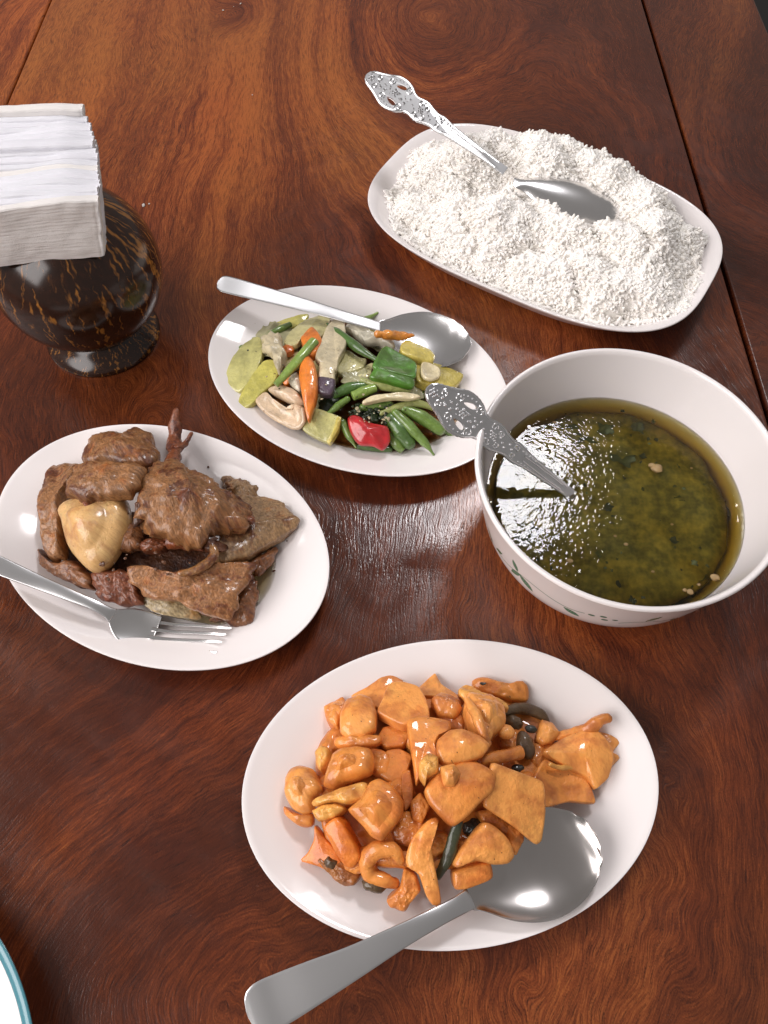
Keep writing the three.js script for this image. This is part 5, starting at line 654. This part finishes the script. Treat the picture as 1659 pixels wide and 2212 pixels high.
["s",">pepper_fold","shiny bright green fold","","","gpep",[-11.6,35.4,-349.5,-11.0,35.3,-354.8,-8.0,34.9,-358.6,5.4,33.3,-354.6,18.2,31.0,-352.4,17.6,31.4,-345.4,8.2,33.1,-346.0],{"t":6,"r":2.6,"d":1,"ten":0.3},{}],
["s","cabbage_leaf","limp translucent cabbage leaf behind the large squash slice",null,"cabbage","leafy",[-104.0,14.8,-390.2,-95.7,11.8,-413.6,-82.2,11.8,-421.7,-68.3,14.9,-411.6,-72.9,21.0,-389.4,-87.4,19.7,-381.1],{"t":1.6,"r":0.6,"na":2.2,"nw":10,"d":0.5,"N":60,"ea":5},{}],
["s","cabbage_leaf","wilted cabbage leaf under the long carrot",null,"cabbage","leafy",[-58.6,22.9,-363.6,-46.1,23.8,-356.5,-46.3,21.7,-338.1,-56.6,19.4,-333.0,-65.1,19.9,-342.2],{"t":1.6,"r":0.6,"na":2.2,"nw":10,"d":0.5,"N":60,"ea":5},{}],
["s","cabbage_leaf","wilted cabbage leaf behind the green pepper",null,"cabbage","leafy",[-14.9,10.0,-418.1,-3.5,10.0,-418.5,5.2,10.0,-407.5,-0.2,14.7,-393.8,-11.4,16.4,-395.6,-17.4,11.8,-408.8],{"t":1.6,"r":0.6,"na":2.2,"nw":10,"d":0.5,"N":60,"ea":5},{}],
["s","cabbage_leaf","small wilted cabbage leaf above the fat bean",null,"cabbage","leafy",[-30.2,27.9,-360.4,-18.5,27.1,-364.9,-12.8,27.2,-354.8,-17.8,27.3,-346.2,-28.3,27.6,-347.3],{"t":1.6,"r":0.6,"na":2.2,"nw":10,"d":0.5,"N":60,"ea":5},{}],
["s","cabbage_leaf","limp pale leaf between the pepper and the yellow wedge",null,"cabbage","leafy",[15.0,19.7,-368.8,21.8,19.1,-362.6,24.4,20.0,-348.4,16.4,21.7,-343.5,8.4,23.1,-352.2],{"t":1.6,"r":0.6,"na":2.2,"nw":10,"d":0.5,"N":60,"ea":5},{}],
["s","oil_pool","shallow pale oil pooled beside the fried meat",null,"sauce","oil",[-95.1,7.6,-224.1,-73.7,7.6,-227.5,-63.9,7.6,-217.9,-63.8,7.6,-202.6,-71.2,7.6,-188.9,-86.2,7.6,-179.3,-113.3,7.6,-181.1,-141.5,7.6,-188.3,-148.7,7.6,-201.5,-125.3,7.6,-211.9],{"t":1.4,"d":0.3,"r":0.5,"na":0.1,"N":60},{}],
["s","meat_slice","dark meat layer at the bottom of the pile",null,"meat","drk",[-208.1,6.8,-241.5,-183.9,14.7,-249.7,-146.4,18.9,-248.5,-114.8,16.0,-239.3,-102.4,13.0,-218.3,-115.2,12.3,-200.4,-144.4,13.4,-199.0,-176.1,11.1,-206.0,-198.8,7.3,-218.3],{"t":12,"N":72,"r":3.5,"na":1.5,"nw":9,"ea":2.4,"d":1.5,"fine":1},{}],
["s","fat_slice","pale fat edge showing beneath the lower slice",null,"meat","fat",[-143.3,20.5,-189.2,-131.4,21.6,-191.7,-114.5,18.9,-188.1,-107.0,14.9,-180.9,-118.7,15.8,-179.6,-135.6,17.9,-182.7],{"t":4,"na":0.6,"ea":1,"r":3.5,"nw":9,"N":110,"d":1.5,"fine":1},{}],
["s","meat_slice","rough dark meat piece at the oily edge",null,"meat","me2",[-86.1,14.2,-197.6,-80.1,14.8,-211.4,-75.5,11.4,-201.9,-76.0,9.2,-192.1,-78.5,9.0,-180.2,-88.3,9.0,-178.4,-102.6,12.6,-180.7,-91.1,11.4,-184.1],{"t":10,"r":3.5,"na":1.5,"nw":9,"ea":2.4,"N":110,"d":1.5,"fine":1},{}],
["s","meat_slice","small brown meat scrap under the grey slice",null,"meat","me2",[-81.8,16.6,-217.8,-69.6,11.4,-229.3,-68.0,10.8,-221.8,-75.2,13.4,-211.3,-80.0,15.2,-210.9],{"t":10,"r":3.5,"na":1.5,"nw":9,"ea":2.4,"N":110,"d":1.5,"fine":1},{}],
["s","meat_slice","lower meat strip beside the fork handle",null,"meat","me2",[-213.5,16.4,-222.9,-207.1,17.5,-215.8,-196.7,20.5,-211.8,-188.4,23.5,-212.2,-179.3,24.3,-206.4,-173.4,23.5,-200.2,-175.5,20.7,-194.5,-186.9,19.3,-198.9,-201.7,16.7,-206.4,-210.7,15.2,-213.8],{"t":10,"r":3.5,"na":1.5,"nw":9,"ea":2.4,"N":110,"d":1.5,"fine":1},{}],
["s","meat_slice","long upright meat strip against the white rim",null,"meat","me",[-217.6,16.7,-281.1,-209.9,17.3,-283.1,-198.7,21.6,-282.2,-196.5,26.6,-269.4,-198.7,27.7,-261.0,-202.0,27.5,-253.6,-197.7,29.0,-235.4,-195.8,27.6,-222.1,-193.7,26.0,-213.0,-200.5,23.0,-211.6,-206.5,22.4,-218.6,-211.0,23.2,-232.5,-218.2,20.5,-254.3,-218.8,17.2,-271.5],{"t":13,"r":5,"ten":0.4,"na":1.5,"nw":9,"ea":2.4,"N":110,"d":1.5,"fine":1},{}],
["s","meat_slice","dark red meat behind the fork neck",null,"meat","red",[-173.1,23.0,-202.9,-164.5,25.7,-206.1,-150.4,26.5,-203.5,-143.0,23.0,-192.1,-140.2,21.2,-187.5,-155.1,19.0,-185.4,-168.1,19.0,-190.2],{"na":2.2,"t":10,"r":3.5,"nw":9,"ea":2.4,"N":110,"d":1.5,"fine":1},{}],
["s","meat_slice","small brown chunk between the potato and the joint",null,"meat","me2",[-159.0,33.8,-221.0,-154.3,35.2,-230.7,-146.6,35.5,-230.7,-143.7,34.6,-221.3,-146.9,33.7,-215.9,-156.6,32.8,-214.8],{"t":14,"r":5,"na":1.5,"nw":9,"ea":2.4,"N":110,"d":1.5,"fine":1},{}],
["s","meat_slice","small reddish chunk under the meat joint",null,"meat","red",[-143.7,33.4,-220.3,-138.7,33.7,-223.3,-129.9,33.1,-222.5,-129.7,32.2,-215.9,-142.1,32.4,-214.7],{"t":12,"r":4,"na":1.5,"nw":9,"ea":2.4,"N":110,"d":1.5,"fine":1},{}],
["s","meat_slice","crumbled meat scrap behind the grey slice",null,"meat","gry",[-105.9,17.5,-269.9,-103.8,12.0,-280.3,-99.7,11.2,-278.7,-94.8,9.3,-280.7,-89.3,9.3,-279.3,-84.5,9.3,-272.5,-80.5,9.3,-274.8,-81.5,9.3,-268.5,-92.2,14.5,-263.8],{"t":8,"ea":8,"nw":5,"r":3.5,"na":1.5,"N":110,"d":1.5,"fine":1},{}],
["s","meat_slice","smooth grey brown slice with a clean cut edge",null,"meat","gry",[-95.6,26.0,-251.8,-93.1,22.9,-259.7,-80.1,16.1,-263.0,-66.4,16.1,-258.8,-60.5,16.1,-251.2,-54.2,16.1,-246.6,-58.3,16.1,-239.2,-71.1,18.9,-227.3,-82.9,23.6,-216.1,-96.5,27.3,-209.8,-103.8,29.9,-214.7,-100.5,30.0,-225.0],{"t":12,"r":2.6,"na":0.8,"ea":1.5,"ten":0.35,"nw":9,"N":110,"d":1.5,"fine":1},{}],
["s","meat_slice","broad coarse grained slice under the amber onion strip",null,"meat","me3",[-150.6,33.2,-200.0,-144.8,34.9,-204.5,-132.7,34.4,-202.8,-120.8,33.1,-201.2,-113.9,32.9,-204.1,-100.7,31.3,-209.3,-79.9,25.2,-213.2,-79.1,23.6,-204.2,-83.1,22.9,-194.9,-86.9,20.3,-182.9,-91.2,19.5,-177.9,-105.4,23.3,-179.8,-120.7,27.5,-185.2,-135.8,28.3,-185.7,-142.1,30.4,-191.1,-148.8,31.7,-195.5],{"t":9,"na":1.8,"r":3.5,"nw":9,"ea":2.4,"N":110,"d":1.5,"fine":1},{}],
["s","potato","smooth golden potato wedge under the folded meat",null,"potato","pot",[-198.5,33.9,-240.0,-195.9,35.4,-245.0,-186.2,38.6,-247.4,-170.4,42.0,-247.6,-159.4,43.3,-246.9,-154.0,43.2,-238.5,-152.3,41.4,-226.8,-156.4,36.9,-213.0,-163.2,32.2,-204.1,-170.9,29.3,-201.3,-180.5,30.5,-208.5,-188.0,31.8,-217.1,-194.6,34.1,-232.6],{"t":20,"r":9,"d":7,"na":0.7,"nw":14},{}],
["s","meat_slice","rounded meat slab at the top of the pile",null,"meat","me",[-197.7,24.1,-284.7,-196.8,19.5,-300.5,-186.0,19.5,-307.4,-172.0,19.5,-305.2,-167.5,19.5,-311.7,-158.6,19.5,-307.3,-150.4,24.2,-294.4,-145.0,31.6,-279.8,-149.0,34.8,-272.5,-162.2,34.6,-272.9,-176.1,32.5,-275.5,-190.3,29.2,-276.8],{"t":15,"r":6,"d":4,"na":1.5,"nw":9,"ea":2.4,"N":110,"fine":1},{}],
["s","meat_slice","folded meat flap drooping over the potato",null,"meat","me",[-190.0,47.1,-256.3,-189.8,45.8,-263.3,-177.3,47.9,-266.2,-161.5,50.2,-264.6,-148.4,50.9,-262.8,-144.7,53.0,-252.0,-148.5,54.1,-242.7,-155.8,54.0,-239.9,-163.0,53.4,-239.2,-170.4,52.5,-239.0,-175.1,51.6,-237.1,-179.1,50.8,-237.8,-183.7,49.8,-241.0,-188.8,48.4,-242.8,-191.8,47.4,-247.6],{"t":12,"r":5,"d":2,"na":1.5,"nw":9,"ea":2.4,"N":110,"fine":1},{}],
["l","meat_tip","dark red tip hanging from the folded flap",null,"meat","red",[-176.7,49.1,-238.6],[2.54,1.78,2.79,5,1.5,5],{}],
["s","meat_joint","large crusted meat joint with a bone end in the middle",null,"meat","me",[-150.0,46.0,-256.8,-146.0,43.5,-266.2,-138.4,39.4,-275.5,-127.8,38.6,-273.2,-120.2,39.7,-266.4,-108.9,37.6,-263.6,-100.3,37.5,-255.1,-90.0,35.0,-249.6,-83.6,32.9,-246.6,-83.4,34.8,-235.3,-89.6,37.7,-227.9,-98.6,40.6,-226.3,-102.2,41.1,-217.5,-110.9,42.7,-213.7,-120.5,44.7,-216.7,-132.6,46.2,-219.2,-141.8,47.2,-223.9,-146.6,47.8,-231.9,-146.5,47.7,-243.1],{"t":17,"r":7,"d":6,"na":2.2,"ea":5,"nw":9,"N":110,"fine":1},{}],
["r",">bone_end","reddish brown bone end","","","red",[-135.0,35.8,-273.0,-136.0,32.4,-284.5,-139.5,26.0,-301.6,-139.7,30.0,-310.2,-139.3,34.0,-318.9],[6.6,4.06,5.08,4.32,2.29],{"na":1.6,"nw":7,"fl":0.7}],
["r",">bone_spur","thin torn spur","","","red",[-135.1,30.5,-291.4,-131.7,28.5,-296.8,-128.6,28.0,-305.4],[2.79,2.03,1.27],{"na":1}],
["l","meat_crust","dark crisp crust between the joint and the onion strip",null,"meat","drk",[-108.4,37.3,-220.9],[11.43,4.57,6.35,15,4,6],{}],
["l","meat_crust","reddish crisp crust between the joint and the grey slice",null,"meat","red",[-89.9,36.5,-238.0],[8.89,4.57,6.6,25,4,6],{}],
["l","meat_crust","dark crisp edge beside the potato",null,"meat","drk",[-144.7,46.9,-238.0],[3.81,5.08,8.89,0,3,6],{}],
["l","meat_crust","dark crisp scrap under the joint near the onion",null,"meat","red",[-120.1,37.9,-218.9],[10.16,3.81,4.57,10,3.5,6],{}],
["r","onion_strip","curved amber onion strip over the lower slice",null,"onion","oni",[-117.7,37.8,-199.0,-110.3,37.9,-200.8,-102.6,38.4,-205.8,-99.7,39.0,-212.2,-102.7,40.1,-218.3],[2.03,2.79,3.17,3.05,2.29],{"na":0.4,"fl":0.7}]
];
let lastThing;
FOOD.forEach((f, i) => {
  const [kind, name, label, grp, cat, mat, data, a, b] = f; let g;
  if (kind === 's') g = slab(data, a, i); else if (kind === 'r') g = rod(data, a, b, i); else g = lump(...data, ...a, i * 1.7);
  if (name[0] === '>') tag(put(name.slice(1), g, MAT[mat], lastThing), label);
  else { lastThing = put(name, g, MAT[mat]); tag(lastThing, label, cat, grp); }
});

// ---------------------------------------------------------------- crumbs, minced garlic and splashes
function crumbs(name, label, cat, mat, spots) {          // [x, y, z, size mm]
  const r = rng(spots.length * 31 + 7), parts = spots.map(([x, y, z, s]) => {
    const q = new THREE.IcosahedronGeometry(s / 2000, 1), p = q.attributes.position, sd = r() * 60;
    const kx = 0.7 + 0.7 * r(), ky = 0.45 + 0.3 * r(), kz = 0.7 + 0.6 * r();
    for (let i = 0; i < p.count; i++) { const e = 1 + 0.6 * N3(p.getX(i) * 700 + sd, p.getY(i) * 700, p.getZ(i) * 700); p.setXYZ(i, p.getX(i) * e * kx, p.getY(i) * e * ky, p.getZ(i) * e * kz); }
    q.rotateY(r() * 6.28); q.computeVertexNormals(); q.translate(x / 1000, y / 1000, z / 1000); return q;
  });
  tag(put(name, mergeGeometries(parts), mat), label, cat, null, 'stuff');
}
const CR = {"dust":[[-181.3,0.6,-863.8,1.6],[-164.4,0.6,-877.0,2.2],[-171.1,0.6,-871.3,1.0],[-211.6,0.6,-560.8,2.6],[-207.2,0.6,-562.8,1.6],[-135.7,0.6,-719.6,1.2],[138.8,0.6,-467.0,0.6]],"garlic":[[-20.0,31.6,-326.4,1.8],[-19.8,29.5,-324.0,1.1],[-4.4,30.4,-330.4,1.7],[-11.5,29.6,-321.0,2.3],[-15.0,29.1,-320.0,1.3],[-21.7,25.6,-315.7,1.4],[-0.4,28.3,-322.3,2.1],[-21.2,27.6,-319.7,1.0],[-5.8,25.8,-316.9,1.8],[-14.6,28.6,-318.5,1.2],[-1.8,28.7,-320.5,2.1],[-11.5,29.0,-317.9,1.1],[-1.5,29.3,-325.5,1.1],[-5.2,31.3,-326.0,1.3],[-8.4,30.1,-324.6,1.2],[-17.5,28.6,-318.3,1.8],[0.2,31.3,-328.0,1.2],[1.4,28.5,-321.5,2.4],[-2.8,26.1,-319.8,1.5],[-20.2,29.9,-328.6,2.2],[-19.0,30.3,-326.2,2.2],[1.5,26.8,-321.1,1.7],[-34.7,37.4,-373.4,1.2],[-41.3,36.8,-342.5,1.3],[-45.2,37.4,-365.5,0.9],[-49.4,37.3,-348.4,1.2],[-83.7,28.5,-355.0,1.5],[-56.4,37.7,-355.6,1.2],[-59.6,35.7,-358.8,0.9],[-43.9,33.7,-332.7,1.5],[-15.9,36.5,-335.2,1.6],[-26.0,37.5,-363.2,1.1],[-65.4,32.9,-349.8,1.4],[-43.6,36.8,-370.9,1.2],[-34.7,35.4,-373.3,1.3],[-54.7,34.1,-344.5,1.0],[-18.1,35.3,-365.9,1.1],[-60.7,36.0,-364.8,1.7]],"herb":[[-21.4,28.3,-327.2,3.0],[2.0,27.9,-333.6,3.0],[-23.3,25.7,-325.5,2.7],[0.5,24.9,-328.0,1.3],[-13.4,24.8,-321.4,2.5],[-13.9,29.1,-329.8,1.8],[-14.6,26.0,-322.1,2.8],[-11.0,28.5,-332.4,2.9],[-9.3,23.3,-320.3,1.9],[-4.0,26.4,-323.7,2.5],[-1.1,26.2,-324.0,2.3],[-6.9,28.5,-329.3,2.4],[-3.6,25.5,-328.5,2.3],[-1.6,26.7,-324.5,2.0],[-15.1,24.9,-323.8,2.9],[-1.0,23.5,-320.5,1.4],[-0.7,26.4,-329.5,2.0],[-7.2,28.5,-332.5,2.5],[-5.6,30.0,-334.4,2.1],[-13.0,26.3,-325.9,3.0],[-19.1,26.1,-326.3,2.4],[-0.3,23.8,-321.9,2.4],[-0.8,27.6,-332.6,2.6],[-4.9,27.8,-327.4,2.5],[-15.1,26.9,-323.7,2.6],[-11.1,27.8,-329.4,3.0],[-20.0,27.3,-333.3,2.9],[1.8,26.7,-332.7,1.6],[-8.6,28.4,-326.1,1.6],[-1.1,28.0,-327.0,2.8],[-0.2,27.1,-327.0,2.3],[-19.6,28.7,-325.1,3.0],[-24.1,25.8,-324.0,1.5],[-20.8,27.2,-320.4,2.2],[-14.4,28.4,-325.4,2.7],[-23.1,29.8,-330.0,2.2],[-6.9,26.3,-321.9,2.7],[-10.2,27.4,-331.9,3.2],[-24.3,27.4,-322.2,1.7],[-23.5,27.2,-328.2,2.1],[-13.0,23.9,-320.2,3.1],[-23.3,24.3,-319.7,2.7],[-24.7,28.0,-326.6,2.5],[-3.2,27.9,-333.3,2.4],[-23.8,25.1,-321.1,1.7],[-18.7,25.1,-324.9,1.7],[-72.4,33.4,-361.4,1.1],[-20.2,33.8,-335.0,0.9],[-88.8,28.7,-365.9,1.1],[-72.6,33.1,-356.1,1.3],[-93.4,28.0,-377.7,1.0],[-60.4,32.3,-339.0,0.7],[-14.9,30.7,-322.0,1.0],[-74.1,28.2,-344.8,1.0],[-20.4,37.4,-344.2,0.8],[-23.3,34.3,-371.1,1.1],[-73.8,30.6,-372.9,1.2],[-99.5,26.7,-379.6,1.2]],"meat":[[-124.3,14.0,-300.6,2.6],[-118.5,12.0,-289.9,2.2],[-120.6,12.0,-293.9,1.2],[-117.4,12.0,-292.4,1.0],[-166.4,17.0,-163.8,1.3],[-76.5,13.0,-276.2,0.8],[-68.1,8.0,-216.1,1.6],[-144.6,17.0,-151.5,0.8],[-61.2,12.0,-235.7,1.0],[-64.6,8.0,-205.1,0.9]],"veg":[[-56.6,17.0,-450.7,1.4],[60.2,10.0,-357.5,2.0],[62.7,10.0,-350.8,1.6],[59.1,10.0,-364.4,1.2],[62.9,11.0,-341.7,1.3],[55.1,10.0,-369.4,1.1],[25.5,24.0,-357.0,2.0],[-100.0,14.0,-417.0,1.2]],"shred":[[-145.7,47.4,-238.8,2.4],[-118.1,41.9,-220.3,2.8],[-135.4,42.2,-249.6,2.1],[-112.1,40.4,-214.9,1.5],[-145.4,45.5,-235.0,1.5],[-108.7,36.2,-249.6,2.3],[-141.5,47.5,-228.9,2.6],[-160.2,45.1,-242.2,2.0],[-144.4,43.8,-214.5,2.5],[-154.0,40.1,-212.7,1.1],[-175.7,43.4,-245.5,1.7],[-133.5,43.5,-224.2,1.1],[-158.0,36.1,-201.0,1.8],[-150.7,40.8,-206.3,1.7],[-132.4,45.1,-226.9,2.1],[-123.3,38.2,-198.3,1.1],[-147.9,44.1,-251.1,2.4],[-117.4,39.8,-219.0,2.5],[-124.3,45.0,-233.4,1.1],[-158.1,36.7,-205.1,1.2],[-130.7,41.3,-208.6,1.1],[-150.4,40.4,-208.8,1.3],[-178.4,43.2,-235.5,1.1],[-125.5,37.3,-198.1,1.5],[-123.8,42.3,-247.5,1.5],[-99.4,33.6,-203.4,1.7],[-105.7,31.7,-197.0,1.9],[-165.7,45.1,-245.3,1.1],[-127.5,43.9,-246.8,2.4],[-97.4,35.0,-234.0,1.7],[-114.0,36.3,-206.7,1.6],[-174.0,43.7,-237.3,2.7],[-97.9,29.0,-259.9,2.6],[-132.7,46.2,-229.4,2.6],[-163.4,41.2,-220.2,1.3],[-131.5,46.2,-235.9,1.7],[-159.2,40.4,-213.4,1.1],[-95.1,29.6,-251.4,1.9],[-175.2,33.2,-206.3,1.1],[-93.9,35.9,-225.2,2.6],[-118.0,39.3,-255.8,1.1],[-174.0,33.0,-203.0,2.3],[-128.0,40.0,-204.7,2.8],[-132.1,39.4,-200.5,2.1],[-132.0,45.2,-224.7,1.4],[-136.6,41.7,-212.3,1.4],[-164.4,38.0,-203.3,2.5],[-115.0,38.8,-217.2,2.6],[-133.7,40.3,-210.6,2.3],[-160.4,34.3,-195.5,2.0],[-122.0,43.1,-239.5,1.2],[-153.5,44.4,-234.1,1.7],[-177.6,40.2,-253.6,2.8],[-114.4,40.3,-228.0,1.2],[-137.9,43.4,-211.0,1.8],[-101.5,35.5,-206.0,1.6],[-138.2,45.7,-242.2,1.1],[-138.1,45.2,-242.3,1.3],[-177.5,40.3,-226.6,2.0],[-165.3,41.6,-221.1,1.1]]};
crumbs('minced_garlic', 'scattered minced garlic bits over the vegetables', 'garlic', MAT.garlic, CR.garlic);
crumbs('herb_flecks', 'small dark herb flecks over the vegetables', 'herb', MAT.herb, CR.herb);
crumbs('sauce_flecks', 'tiny orange brown sauce flecks on the meat plate', 'sauce', MAT.red, CR.meat);
crumbs('gravy_flecks', 'brown gravy flecks on the vegetable plate', 'sauce', MAT.brown, CR.veg);
crumbs('meat_shreds', 'small torn shreds over the fried meat', 'meat', MAT.me2, CR.shred);
crumbs('table_crumbs', 'tiny pale crumbs scattered on the bare wood', 'crumbs', std({ color: lin(0.5, 0.46, 0.42), roughness: 0.8 }), CR.dust);
renderer.render(scene, camera);
